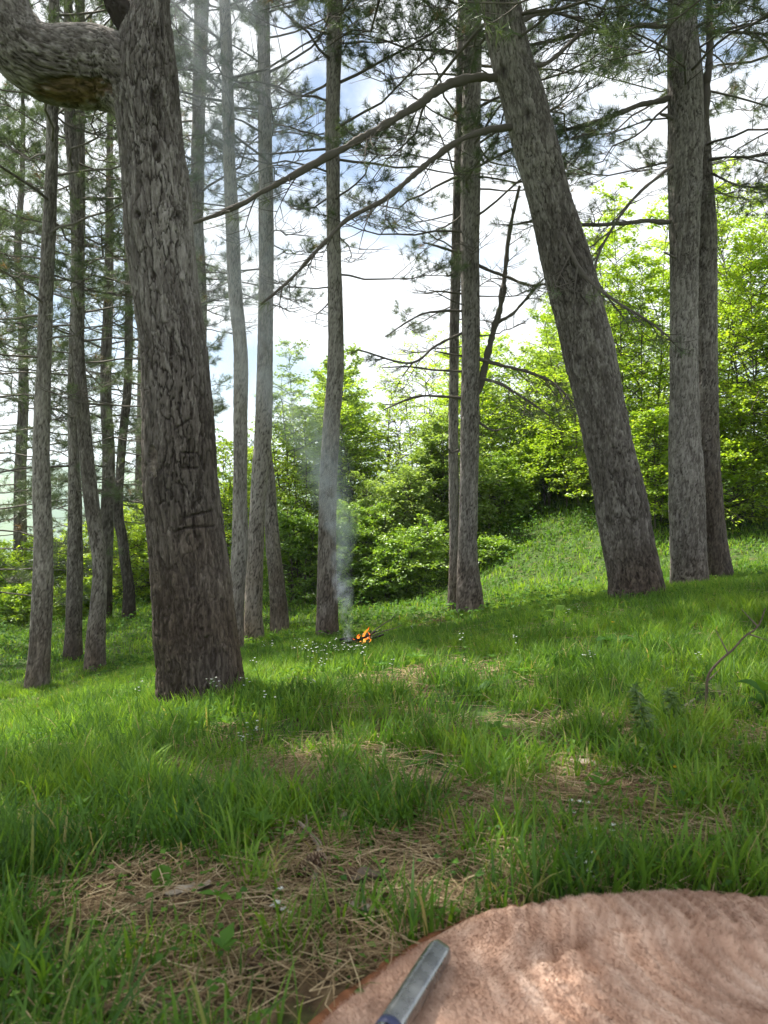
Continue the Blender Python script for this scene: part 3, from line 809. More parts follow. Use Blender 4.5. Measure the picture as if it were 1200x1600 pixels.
pine([(921, 1048, 1107), (880, 1049, 1104), (850, 1048, 1102), (750, 1046, 1098), (650, 1047, 1092), (550, 1048, 1089), (450, 1048, 1090), (350, 1047, 1092), (250, 1045, 1096), (150, 1045, 1096), (80, 1044, 1090), (0, 1044, 1085)], 8.0, 11,
     'sturdy pale pine joined to a twin trunk at its flank, on the rising bank', 18, dict(h0=4.0, h1=10.8, nb=44, Lmax=2.0, density=0.85, dead_below=5.0), seg=110, ds=0.014, tone=0.5, depth=0.013, brown_h=0.7,
     boughs=[dict(rows=[(1050, 346, 8, 5.5), (1020, 345, 7.9, 5), (990, 346, 7.8, 4.6), (940, 350, 7.7, 4), (900, 350, 7.6, 3.5), (840, 345, 7.5, 2.6), (790, 352, 7.4, 1.5)], twig_T=13, twig_L=0.55, live=0.75, droop=0.05, tuft_n=32),
             dict(rows=[(1048, 153, 8, 5.5), (1020, 160, 7.9, 5), (990, 168, 7.85, 5), (940, 188, 7.7, 4.5), (870, 208, 7.6, 3.8), (800, 235, 7.5, 3), (730, 270, 7.4, 1.5)], twig_T=14, twig_L=0.7, live=0.6, droop=-0.05),
             dict(rows=[(1048, 41, 8, 5), (1000, 42, 7.9, 4.6), (960, 46, 7.85, 4.4), (900, 56, 7.7, 4), (830, 72, 7.6, 3), (760, 60, 7.5, 1.5)], twig_T=14, twig_L=0.8, live=0.5, droop=-0.1),
             dict(rows=[(1060, 250, 8, 3.5), (1000, 300, 7.6, 3), (960, 350, 7.4, 2.6), (930, 420, 7.2, 2), (960, 480, 7.1, 1.2)], twig_T=12, twig_L=0.5, live=0.25, droop=-0.2)],
     stubs=[[(1050, 185, 7.9, 4), (1038, 182, 7.8, 3.6), (1031, 179, 7.8, 1.5)], [(1050, 110, 7.9, 3), (1038, 112, 7.8, 2), (1022, 120, 7.8, 1)], [(1056, 402, 7.8, 3), (1046, 399, 7.75, 2.4), (1036, 394, 7.7, 1.2)]])
pine([(907, 1102, 1147), (880, 1100, 1142), (850, 1097, 1136), (800, 1092, 1130), (700, 1085, 1123), (600, 1084, 1121), (500, 1082, 1120), (400, 1080, 1119), (350, 1078, 1118), (250, 1072, 1111), (200, 1068, 1108), (150, 1062, 1100), (50, 1055, 1090), (0, 1050, 1086)], 8.5, 11,
     'red-barked twin trunk behind the sturdy pale pine on the bank', 19, dict(h0=4.2, h1=10.8, nb=34, Lmax=2.0, density=0.85), seg=80, ds=0.016, tone=0.36, depth=0.012, brown_h=3.2, brown_k=0.7,
     boughs=[dict(rows=[(1098, 215, 8.45, 8), (1103, 170, 8.4, 7.5), (1106, 120, 8.4, 7), (1108, 60, 8.4, 6.5), (1109, 0, 8.4, 6), (1112, -120, 8.3, 5), (1120, -260, 8.2, 3)], twig_T=10, twig_L=0.9, live=0.9, droop=0.0, t0=.4),
             dict(rows=[(1108, 52, 8.4, 3.5), (1140, 50, 8.1, 3), (1180, 52, 7.8, 2.6), (1240, 60, 7.5, 2)], twig_T=16, twig_L=0.8, live=0.95, droop=-0.1),
             dict(rows=[(1105, 250, 8.4, 3), (1140, 246, 8.1, 2.6), (1180, 245, 7.9, 2.2), (1240, 235, 7.6, 2)], twig_T=10, twig_L=0.5, live=0.7, droop=-0.05),
             dict(rows=[(1110, 270, 8.4, 2.4), (1140, 285, 8.1, 2.2), (1170, 292, 7.9, 2), (1230, 290, 7.6, 1.2)], twig_T=10, twig_L=0.5, live=0.7, droop=-0.05)])

# ---- pines farther back
def back_pine(px, d, h, r, label, seed, lean=0.0, **ck):
    x = (px - 600) / F * d
    z = float(H(np.array([x]), np.array([d]))[0])
    k = np.random.default_rng(seed)
    n = 9
    hh = np.linspace(0, h, n)
    wx = np.cumsum(k.normal(size=n) * 0.05); wy = np.cumsum(k.normal(size=n) * 0.05)
    pth = np.stack([x + lean * hh + wx - wx[0], d + wy - wy[0], z - 0.25 + hh, r * (1 - hh / h) ** 0.8 + 0.015], 1)
    kw = dict(h0=z + h * 0.28, h1=z + h * 0.97, nb=52, Lmax=2.1, tuft_n=22, nl=0.12, nw=0.0075, T=7, sub=4, k=4)
    kw.update(ck)
    if 'z0' in kw: kw['h0'] = z + kw.pop('z0')
    pine(None, d, None, label, seed, kw, seg=28, ds=0.06, path=pth, tone=0.3, depth=0.006)
back_pine(162, 14.5, 12.5, 0.13, 'dark pine with a straight trunk seen past the crooked slim pine', 31, z0=1.7, nb=64, density=.9)
back_pine(30, 17, 13, 0.14, 'bushy dark pine at the valley edge with boughs down to the scrub', 32, z0=1.0, Lmax=2.5, nb=84)
back_pine(-50, 12.5, 11, 0.14, 'pine at the picture edge whose low green boughs hang over the valley', 33, z0=0.9, Lmax=2.3, nb=84)
back_pine(258, 18, 14, 0.15, 'tall slender pine deep in the grove behind the carved trunk', 34, z0=3.6, Lmax=2.2, nb=46, density=.7)
back_pine(215, 22, 14, 0.13, 'distant thin pine beside the bent pine', 38, z0=1.6, Lmax=2.4, nb=76)
back_pine(1290, 9.0, 11, 0.17, 'pine beyond the picture edge with needle boughs over the bank', 40, z0=4.6, Lmax=2.6, nb=60, nw=0.0045, nl=.1, tuft_n=34)
back_pine(-820, 2.6, 9, 0.2, 'stout unseen pine added to shade the blanket', 42, z0=5.2, Lmax=2.8, nb=130, nw=.005, nl=.12)  # unseen tree, crown thickened to keep sun off the blanket
back_pine(1500, 3.6, 9, 0.2, 'stout pine outside the view on the bank', 43, z0=3.2, Lmax=2.6, nb=80, nw=.005, nl=.12)  # unseen tree, crown made dense to shade the foreground

# ------------------------------------------------------------------ leafy trees and bushes
def leaf_quads(mb, pos, dirn, nrm, L, wd, tint, mat=0):
    """folded rhombic leaves"""
    dirn = norm(dirn)
    sd = norm(np.cross(nrm, dirn))
    up = np.cross(dirn, sd)
    L = np.asarray(L).reshape(-1, 1); wd_ = L * wd
    a = pos
    b = pos + dirn * L * 0.45 + sd * wd_ * 0.5 + up * L * 0.08
    c = pos + dirn * L - up * L * 0.10
    e = pos + dirn * L * 0.45 - sd * wd_ * 0.5 + up * L * 0.08
    K = len(pos)
    V = np.stack([a, b, c, e], 1).reshape(-1, 3)
    q = np.arange(K)[:, None] * 4
    f = np.concatenate([q + np.array([0, 1, 2]), q + np.array([0, 2, 3])], 0)
    mb.add(V, f, np.repeat(tint, 4), mat)

def leafy(px, d, top_y, spread, label, seed, name='leafy_tree', cat='tree', group='leafy trees and bushes behind the pines', nstem=4, nbr=34, tw=7, K=14, ls=0.055,
          flat=0.35, low=0.12, stem_r=0.022, tone=0.5, m=None, lean=0.25, up=0.25, base=None, fade=0.0, ragged=0.35):
    r = np.random.default_rng(seed)
    x = (px - 600) / F * d
    z = float(H(np.array([x]), np.array([d]))[0]) if base is None else base
    height = CZ - (top_y - 800) / F * d - z
    root = empty(name, (x, d, z), label, cat, group)
    N = 10
    t = np.linspace(0, 1, N)
    az = r.random(nstem) * 2 * PI
    sh = height * (0.62 + 0.38 * r.random(nstem)); sh[0] = height
    off = np.stack([np.cos(az), np.sin(az)], 1) * (0.08 + 0.22 * spread * r.random(nstem)[:, None])
    ln = np.stack([np.cos(az), np.sin(az)], 1) * (lean * height * r.random(nstem)[:, None] * 0.5)
    wob = np.cumsum(r.normal(size=(nstem, N, 2)) * 0.02 * height / 3, 1)
    xy = np.array([x, d]) + off[:, None] + ln[:, None] * (t ** 1.4)[None, :, None] + wob * t[None, :, None]
    st = np.concatenate([xy, (z - 0.1 + (sh[:, None] + 0.1) * t)[..., None]], -1)
    smb = MB()
    tubes(smb, st, (stem_r * (0.6 + 0.6 * r.random(nstem)))[:, None] * (1 - 0.85 * t), 6, 0.3 + 0.5 * r.random(nstem))
    smb.build('stem' if nstem > 1 else 'trunk', M_STEM, root)
    # side branches
    b = low + (1 - low) * ((np.arange(nbr) + r.random((nstem, nbr))) / nbr)
    ii = b * (N - 1); i0 = np.minimum(ii.astype(int), N - 2); fr = (ii - i0)[..., None]
    sidx = np.arange(nstem)[:, None]
    o = st[sidx, i0] * (1 - fr) + st[sidx, i0 + 1] * fr
    o = o.reshape(-1, 3); bb = b.reshape(-1)
    B = len(o)
    ba = (np.arange(B) * 2.39996 + r.random(B) * 1.5)
    prof = np.where(bb < 0.35, 0.55 + 0.45 * bb / 0.35, 1 - 0.75 * (bb - 0.35) / 0.65)
    bl = spread * prof * (1 - ragged + 2 * ragged * r.random(B)) * 0.8
    el = up + 0.35 * r.normal(size=B) * 0.6 + 0.5 * bb
    dirs = np.stack([np.cos(ba) * np.cos(el), np.sin(ba) * np.cos(el), np.sin(el)], 1)
    n2 = 6
    s = np.linspace(0, 1, n2)
    sag = np.array([0, 0, -0.28])
    br = o[:, None] + bl[:, None, None] * (dirs[:, None] * s[None, :, None] + sag * (s ** 2)[None, :, None] + r.normal(size=(B, 1, 3)) * 0.12 * (s ** 2)[None, :, None])
    cmb = MB()
    tubes(cmb, br, (0.006 + 0.004 * bl)[:, None] * (1 - 0.85 * s), 3, 0.4, 1)
    global rng
    rng = r
    tws, tf = twigs_from(br, tw, 0.15, bl * 0.45, up=0.02, jit=0.5, npt=3)
    tubes(cmb, tws[::2], np.array([[0.003, 0.002, 0.001]]).repeat(len(tws[::2]), 0), 3, 0.4, 1)
    TT = len(tws)
    u = (np.arange(K) + r.random((TT, K))) / K
    p = tws[:, :1] * (1 - u[..., None]) + tws[:, -1:] * u[..., None]
    tg = norm(tws[:, -1] - tws[:, 0])[:, None] * np.ones((TT, K, 1))
    hz = norm(np.cross(tg, np.array([0, 0, 1.0])))
    sg = np.where((np.arange(K) % 2) == 0, 1.0, -1.0)[None, :, None]
    dr = norm(tg * 0.6 + hz * sg * 0.9 + r.normal(size=(TT, K, 3)) * 0.35)
    nm = norm(np.array([0, 0, 1.0]) + r.normal(size=(TT, K, 3)) * flat)
    p = p + r.normal(size=p.shape) * ls * 0.35
    L = ls * (0.6 + 0.7 * r.random((TT, K)))
    tint = tone + 0.25 * r.normal(size=(TT, 1)) * 0.6 + 0.18 * r.normal(size=(TT, K))
    keep = r.random((TT, K)) > fade
    leaf_quads(cmb, p[keep], dr[keep], nm[keep], L[keep], 0.62, tint[keep].clip(0, 1))
    cmb.build('crown', [m or M_LEAF, M_STEM], root, smooth=False)
    return root

# on the bank behind the leaning and the twin pines
leafy(985, 13.0, 315, 1.6, 'tall bright green hornbeam filling the gap between the leaning pine and the twin pines', 101, nstem=5, nbr=59, K=16, ls=.052)
leafy(1175, 12.0, 275, 1.7, 'tallest yellow green hornbeam, outside the twin pines on the bank', 102, nstem=5, nbr=65, K=16, ls=.052, tone=0.62)
leafy(1085, 14.5, 380, 1.8, 'broad hornbeam mostly hidden by the twin pine trunks', 103, nstem=5, nbr=54, K=12)
leafy(1290, 11.0, 330, 1.7, 'hornbeam cut by the picture edge beyond the tallest one', 104, nstem=5, nbr=54, tone=0.55)
leafy(915, 14.5, 430, 1.7, 'slim bright hornbeam just behind the bend of the leaning pine', 105, nstem=4, nbr=42)
leafy(845, 16.0, 485, 1.9, 'rounded light green tree above the dark hollow', 106, nstem=5, nbr=40, ls=.08, flat=.7, m=M_LEAF_DULL, tone=.75)
leafy(770, 17.0, 540, 2.0, 'many stemmed green tree right behind the grey pine with dead twigs', 107, nstem=7, nbr=30, ls=.07, tone=.45)
leafy(1010, 18.5, 330, 2.2, 'far light green tree showing over the hornbeams', 108, nstem=4, nbr=40, ls=.08, tone=.6)
leafy(1150, 17.0, 360, 2.2, 'far tree filling the gap beyond the twin trunks', 109, nstem=4, nbr=40, ls=.08)
leafy(1140, 11.5, 640, 1.3, 'low layered hornbeam sapling on the bank behind the red barked twin trunk', 110, nstem=4, nbr=34, stem_r=.014, tone=.55)
leafy(1030, 12.0, 650, 1.2, 'young hornbeam low between the leaning and the sturdy pine', 111, nstem=4, nbr=32, stem_r=.014)
# the scrub in the middle
leafy(655, 15.0, 520, 1.4, 'whippy sparse bush with upright shoots against the sky gap', 112, 'bush', 'bush', nstem=11, nbr=20, K=6, lean=.75, stem_r=.012, fade=.35, tone=.65, low=.05)
leafy(590, 15.5, 560, 1.6, 'loose green bush beyond the campfire smoke', 113, 'bush', 'bush', nstem=8, nbr=24, K=8, lean=.6, stem_r=.013, tone=.5)
leafy(540, 16.5, 570, 1.7, 'leafy tree behind the pine beside the campfire', 114, nstem=5, nbr=34, ls=.085, flat=.8, m=M_LEAF_DULL)
leafy(470, 15.0, 545, 1.6, 'bright green tree seen through the drifting smoke', 115, nstem=5, nbr=36, tone=.6)
leafy(432, 16.5, 600, 1.5, 'small tree between the smoky pines', 116, nstem=4, nbr=32, tone=.5)
leafy(700, 14.0, 660, 1.2, 'dense bush right behind the thinner darker pine', 117, 'bush', 'bush', nstem=7, nbr=26, m=M_LEAF_DULL, ls=.075, tone=.5)
leafy(610, 13.4, 735, 1.2, 'mid green bush in the middle of the scrub above the fire', 118, 'bush', 'bush', nstem=8, nbr=24, m=M_LEAF_DULL, flat=.7, tone=.6, ls=.05, K=14)
leafy(550, 12.8, 790, 1.1, 'dark leafy bush directly behind the smoke column', 119, 'bush', 'bush', nstem=8, nbr=22, m=M_LEAF_DARK, flat=.8, tone=.45, ls=.048, K=14)
leafy(650, 12.3, 820, 1.0, 'low rounded bush on the slope behind the flames', 120, 'bush', 'bush', nstem=8, nbr=20, m=M_LEAF_DARK, flat=.8, tone=.5, ls=.048, K=14)
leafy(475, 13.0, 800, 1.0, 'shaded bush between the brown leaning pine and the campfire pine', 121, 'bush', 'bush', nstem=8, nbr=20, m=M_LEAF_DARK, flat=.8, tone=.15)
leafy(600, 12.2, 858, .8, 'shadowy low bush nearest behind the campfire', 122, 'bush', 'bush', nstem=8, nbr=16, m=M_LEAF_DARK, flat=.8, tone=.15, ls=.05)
leafy(770, 14.6, 720, 1.0, 'bush at the near edge of the dark hollow', 123, 'bush', 'bush', nstem=7, nbr=22, m=M_LEAF_DARK, flat=.6, tone=.5)
leafy(760, 12.5, 850, .7, 'small herb like bush beside the sunny slope', 124, 'bush', 'bush', nstem=8, nbr=14, m=M_LEAF_DARK, flat=.8, tone=.4, ls=.045)
leafy(850, 18.0, 640, 1.6, 'bush behind the dark hollow', 125, 'bush', 'bush', nstem=6, nbr=28, ls=.075, low=.3)
leafy(835, 16.6, 735, 1.3, 'dense thicket with leaves darkened for the shade of the hollow', 130, 'bush', 'bush', nstem=10, nbr=30, m=M_LEAF_DARK, tone=.0, low=.02, flat=.9, K=11, ls=.06)  # darkest leaf tint stands in for the shade under the overhanging trees
leafy(870, 15.2, 690, 1.2, 'leafy bough tree overhanging the dark hollow', 131, nstem=3, nbr=34, low=.5, up=.0, ls=.065, tone=.5)
leafy(925, 15.0, 700, 1.0, 'small layered hornbeam at the rim of the dark hollow', 126, nstem=3, nbr=28, stem_r=.012, tone=.55)
leafy(730, 20.0, 530, 2.4, 'far tree behind the scrub and the grey pine', 127, nstem=4, nbr=36, ls=.09)
leafy(560, 21.0, 585, 2.4, 'far rounded tree low behind the smoke', 128, nstem=4, nbr=34, ls=.09, tone=.55)
leafy(900, 20.0, 500, 2.4, 'far tree rising behind the rounded light green one', 129, nstem=4, nbr=38, ls=.09, tone=.55)
# the scrub on the valley side
for q, (px, d, ty, sp, lab, tn) in enumerate([
    (20, 16.5, 850, 1.3, 'yellow green bush at the picture edge on the valley side', .6), (92, 17.5, 835, 1.4, 'pale bush between the outermost slim pine and the swollen one', .7),
    (160, 18.0, 815, 1.4, 'bush behind the crooked slim pine', .6), (225, 17.0, 790, 1.5, 'tall yellow green bush beside the bent pine and the carved trunk', .75),
    (345, 16.0, 700, 1.6, 'bush glimpsed between the carved trunk and the pale grey pine', .6), (395, 17.0, 650, 1.6, 'bush glimpsed between the two pale smoky pines', .55),
    (290, 18.0, 760, 1.6, 'bush hidden behind the carved trunk', .6), (120, 15.2, 915, .8, 'low twiggy bush at the edge of the sunlit grass', .5),
    (45, 15.0, 925, .8, 'low bush with bare twigs by the outermost slim pine', .4)]):
    leafy(px, d, ty, sp, lab, 140 + q, 'bush', 'bush', nstem=9, nbr=24, K=11, lean=.5, stem_r=.013, tone=tn, low=.08, flat=.7, ls=.062)

# ------------------------------------------------------------------ grass, herbs, needle litter
def scatter(n, d0, d1, half=0.74, power=1.0):
    u = rng.random(n)
    d = (d0 ** (power + 1) + u * (d1 ** (power + 1) - d0 ** (power + 1))) ** (1 / (power + 1))
    x = (rng.random(n) * 2 - 1) * (half * d + 1.1)
    return x, d

blanket_edge = [P(a, b, (0.615 - 0.03 * float(sstep(640, 860, a))) * F / (b - 800)) for a, b in [(470, 1650), (515, 1600), (560, 1563), (600, 1530), (650, 1494), (690, 1468), (735, 1440), (780, 1421), (840, 1408), (900, 1402),
                (1000, 1397), (1080, 1394), (1130, 1398), (1200, 1408), (1300, 1432), (1400, 1480)]]
blanket_xy = np.array([[q[0], q[1]] for q in blanket_edge] + [[.72, .45], [.7, -.1], [.5, -.5], [0.1, -.6], [-.35, -.5], [-.45, -.1], [-.33, .35]])
def inside(x, y, poly):
    c = np.zeros(x.shape, bool)
    j = len(poly) - 1
    for i in range(len(poly)):
        xi, yi, xj, yj = *poly[i], *poly[j]
        c ^= ((yi > y) != (yj > y)) & (x < (xj - xi) * (y - yi) / (yj - yi + 1e-12) + xi)
        j = i
    return c
def edge_dist(x, y, poly):
    d = np.full(x.shape, 9.0)
    for i in range(len(poly)):
        a, b = poly[i], poly[(i + 1) % len(poly)]
        ab = b - a
        t = np.clip(((x - a[0]) * ab[0] + (y - a[1]) * ab[1]) / (ab @ ab), 0, 1)
        d = np.minimum(d, np.hypot(x - a[0] - t * ab[0], y - a[1] - t * ab[1]))
    return d

big_xy = (blanket_xy - blanket_xy.mean(0)) * 0.99 + blanket_xy.mean(0)

TR = [(-0.83, 3.5, .19), (2.03, 6.2, .21), (3.17, 8.0, .18), (3.76, 8.5, .15), (1.01, 9.0, .15), (-3.6, 8.0, .12), (-.63, 8.5, .13)]
def grass_field(segs):
    global rng
    rng = np.random.default_rng(77)
    mb = MB()
    for (n, d0, d1, hmin, hmax, wd, rows) in segs:
        x, y = scatter(n, d0, d1)
        bz = bare(x, y)
        cl = fbm(x * 2.6, y * 2.6, 61, 3)
        cl2 = vnoise(x * 9, y * 9, 67)
        dens = (1 - 0.86 * sstep(0.2, 0.75, bz)) * (0.16 + 0.84 * sstep(0.36, 0.56, 0.5 * cl + 0.5 * cl2))
        k = rng.random(n) < dens
        if d0 < 2: k &= ~inside(x, y, blanket_xy) & (edge_dist(x, y, blanket_xy) > .014)
        x, y, bz, cl, cl2 = x[k], y[k], bz[k], cl[k], cl2[k]
        if 1.9 < d0 < 6:                      # longer grass round the trunks the mower never reaches
            for (tx, ty, tr) in TR:
                m_ = 1400
                a_ = rng.random(m_) * 2 * PI; r_ = tr + .16 * rng.random(m_) ** 1.5
                if not d0 < ty < d1: continue
                x = np.append(x, tx + r_ * np.cos(a_)); y = np.append(y, ty + r_ * np.sin(a_))
                bz = np.append(bz, np.zeros(m_)); cl = np.append(cl, np.full(m_, .55)); cl2 = np.append(cl2, np.full(m_, .6))
        n = len(x)
        z = H(x, y) - 0.01
        h = (hmin + (hmax - hmin) * np.clip(0.8 * cl + 0.55 * rng.random(n) ** 1.5 + 0.7 * (cl2 - .5) - 0.1, 0, 1.3)) * (1 - 0.55 * bz)
        az = rng.random(n) * 2 * PI + 0
        bend = 0.25 + 0.75 * rng.random(n) ** 1.3
        lean = 0.35 * rng.random(n)
        hd = np.stack([np.cos(az), np.sin(az), np.zeros(n)], 1)
        face = az + PI / 2 + rng.normal(size=n) * 0.5
        sd = np.stack([np.cos(face), np.sin(face), np.zeros(n)], 1)
        w = wd * (0.5 + 1.5 * rng.random(n) ** 2.2)
        t = np.linspace(0, 1, rows + 1)
        base = np.stack([x, y, z], 1)
        pts = [base + hd * (h * (lean * q + bend * 0.55 * q ** 2.2))[:, None] + np.array([0, 0, 1.0]) * (h * (q - 0.32 * bend * q ** 2.6))[:, None] for q in t]
        vs = []
        for i, q in enumerate(t[:-1]):
            ww = (w * (1 - q ** 2 * 0.75) * 0.5)[:, None]
            vs += [pts[i] - sd * ww, pts[i] + sd * ww]
        vs.append(pts[-1])
        M = len(vs)
        V = np.stack(vs, 1).reshape(-1, 3)
        o = np.arange(n)[:, None] * M
        qf = np.concatenate([o + np.array([2 * i, 2 * i + 1, 2 * i + 3, 2 * i + 2]) for i in range(rows - 1)])
        tf = o + np.array([2 * rows - 2, 2 * rows - 1, 2 * rows])
        tint = 0.46 + 0.6 * (fbm(x * .9, y * .9, 91, 3) - 0.5) + 0.5 * (vnoise(x * 5, y * 5, 92) - .5) + 0.15 * rng.normal(size=n) + 0.10 * sstep(6, 10, y)
        tint = np.where(rng.random(n) < 0.02 + 0.12 * bz, 0.86 + 0.14 * rng.random(n), tint.clip(0, 0.82))
        T = np.repeat(tint, M)
        mb.add(V, qf, T)
        mb.f.append((tf + (mb.n - len(V)), 0))
    o = mb.build('grass', M_GRASS, smooth=True)
    tag(o, 'tall green grass in uneven tufts all over the slope', kind='stuff')
grass_field([(76000, 0.72, 2.2, .025, .155, .0038, 4), (140000, 2.2, 5, .03, .15, .0042, 3), (172000, 5, 9.5, .03, .14, .006, 2), (110000, 9.5, 19, .04, .16, .012, 2)])

def herbs():
    """ground cover of small leaves under the scrub and on the sunny slope"""
    global rng
    rng = np.random.default_rng(78)
    mb = MB()
    for (n, d0, d1, ls, hh) in [(25000, .75, 3.5, .012, .05), (16000, 3.5, 8, .02, .08), (60000, 8, 20, .05, .28)]:
        x, y = scatter(n, d0, d1)
        c = fbm(x * 1.4, y * 1.4, 31, 3)
        k = rng.random(n) < sstep(.36, .58, c) + (0.25 if d0 > 7 else 0)
        if d0 < 2: k &= ~inside(x, y, big_xy)
        x, y, c = x[k], y[k], c[k]
        n = len(x)
        hz = hh * (0.2 + sstep(.4, .65, c)) * rng.random(n)
        if d0 > 7: hz *= 0.35 + 1.1 * sstep(10.5, 13, y)
        p = np.stack([x, y, H(x, y) + hz + .008], 1)
        a = rng.random(n) * 2 * PI
        dr = np.stack([np.cos(a), np.sin(a), 0.3 * rng.normal(size=n)], 1)
        nm = norm(np.array([0, 0, 1.0]) + rng.normal(size=(n, 3)) * .4)
        leaf_quads(mb, p, dr, nm, ls * (.5 + rng.random(n)), .7, (0.4 + .25 * rng.normal(size=n)).clip(0, 1))
    x, y = scatter(900, .8, 7)
    k = rng.random(900) < sstep(.4, .6, fbm(x * 2.2, y * 2.2, 35, 3))
    k &= ~inside(x, y, blanket_xy) & (edge_dist(x, y, blanket_xy) > .03)
    for (a, b) in zip(x[k], y[k]):
        m_ = rng.integers(4, 9)
        az = np.arange(m_) * 2.4 + rng.random() * 6
        L = (.018 + .034 * rng.random()) * (.6 + .7 * rng.random(m_))
        base = np.tile([a, b, float(H(np.array([a]), np.array([b]))[0]) + .01 + .05 * rng.random()], (m_, 1))
        dr = np.stack([np.cos(az), np.sin(az), .15 + .6 * rng.random(m_)], 1)
        leaf_quads(mb, base, dr, norm(np.array([0, 0, 1.0]) + rng.normal(size=(m_, 3)) * .3), L, .3 + .35 * rng.random(), (.25 + .5 * rng.random() + .1 * rng.normal(size=m_)).clip(0, 1))
    tag(mb.build('ground_cover', M_HERB, smooth=False), 'low leafy herbs spread through the grass', kind='stuff')
herbs()

def litter():
    global rng
    rng = np.random.default_rng(79)
    mb = MB()
    for (n, d0, d1, w) in [(58000, .72, 2.4, .0016), (34000, 2.4, 7, .0026)]:
        x, y = scatter(n, d0, d1)
        k = rng.random(n) < 0.16 + sstep(.1, .5, bare(x, y))
        if d0 < 2: k &= ~inside(x, y, big_xy)
        x, y = x[k], y[k]
        n = len(x)
        a = rng.random(n) * 2 * PI
        L = .05 + .07 * rng.random(n)
        tilt = rng.normal(size=n) * .13
        dv = np.stack([np.cos(a), np.sin(a), tilt], 1) * L[:, None]
        c = np.stack([x, y, H(x, y) + .008 + .022 * rng.random(n)], 1)
        bend = np.stack([-np.sin(a), np.cos(a), 0.3 * rng.normal(size=n)], 1) * (rng.normal(size=n) * .008)[:, None]
        pl = np.stack([c - dv / 2, c + bend, c + dv / 2], 1)
        tubes(mb, pl, np.full((n, 3), w * .5) * np.array([1, 1, .5]), 3, (0.5 + .28 * rng.normal(size=n)).clip(0, 1))
    tag(mb.build('pine_litter', M_LITTER), 'brown fallen pine needles on bare patches', kind='stuff')
litter()

# ------------------------------------------------------------------ blanket and the metal handle on it
def blanket_height(x, y, sdist):
    """top of the fleece over the ground; sdist = metres in from its edge"""
    e = np.clip(sdist / 0.055, 0, 1)
    edge = np.sqrt(np.clip(1 - (1 - e) ** 2, 0, 1))
    far = sstep(0.75, 1.12, y)
    lump = (fbm(x * 5, y * 5, 41, 3) - 0.5) * 0.03
    u = x * 1.0 + 0.25 * y + 0.03 * np.sin(y * 21) + 0.02 * np.sin(y * 9 + x * 8)
    ribs = 0.007 * np.sin(u * 2 * PI / 0.035 + 2.4 * vnoise(x * 7, y * 7, 43)) * sstep(0.10, 0.25, x) * (0.4 + 0.6 * vnoise(x * 6, y * 4, 46))
    fold = 0.010 * np.exp(-((y - 0.985 - 0.10 * (x - .25) + .03 * np.sin(x * 13)) / 0.016) ** 2) * sstep(0.06, 0.16, x)
    fold += 0.009 * np.exp(-((y - 0.915 - 0.22 * (x - .1)) / 0.014) ** 2) * sstep(0.02, 0.1, x) * (1 - sstep(0.25, 0.4, x))
    fold += 0.012 * np.exp(-((y - 1.06 + 0.06 * (x - .3)) / 0.022) ** 2) * sstep(0.25, 0.36, x)
    fold += 0.03 * np.exp(-(((x - .46) * .8 + (y - .84)) / 0.03) ** 2) * sstep(0.36, 0.46, x)
    return H(x, y) * 0.35 + 0.012 + edge * (0.016 + 0.022 * far * sstep(-0.02, 0.2, x) + lump + ribs + fold)

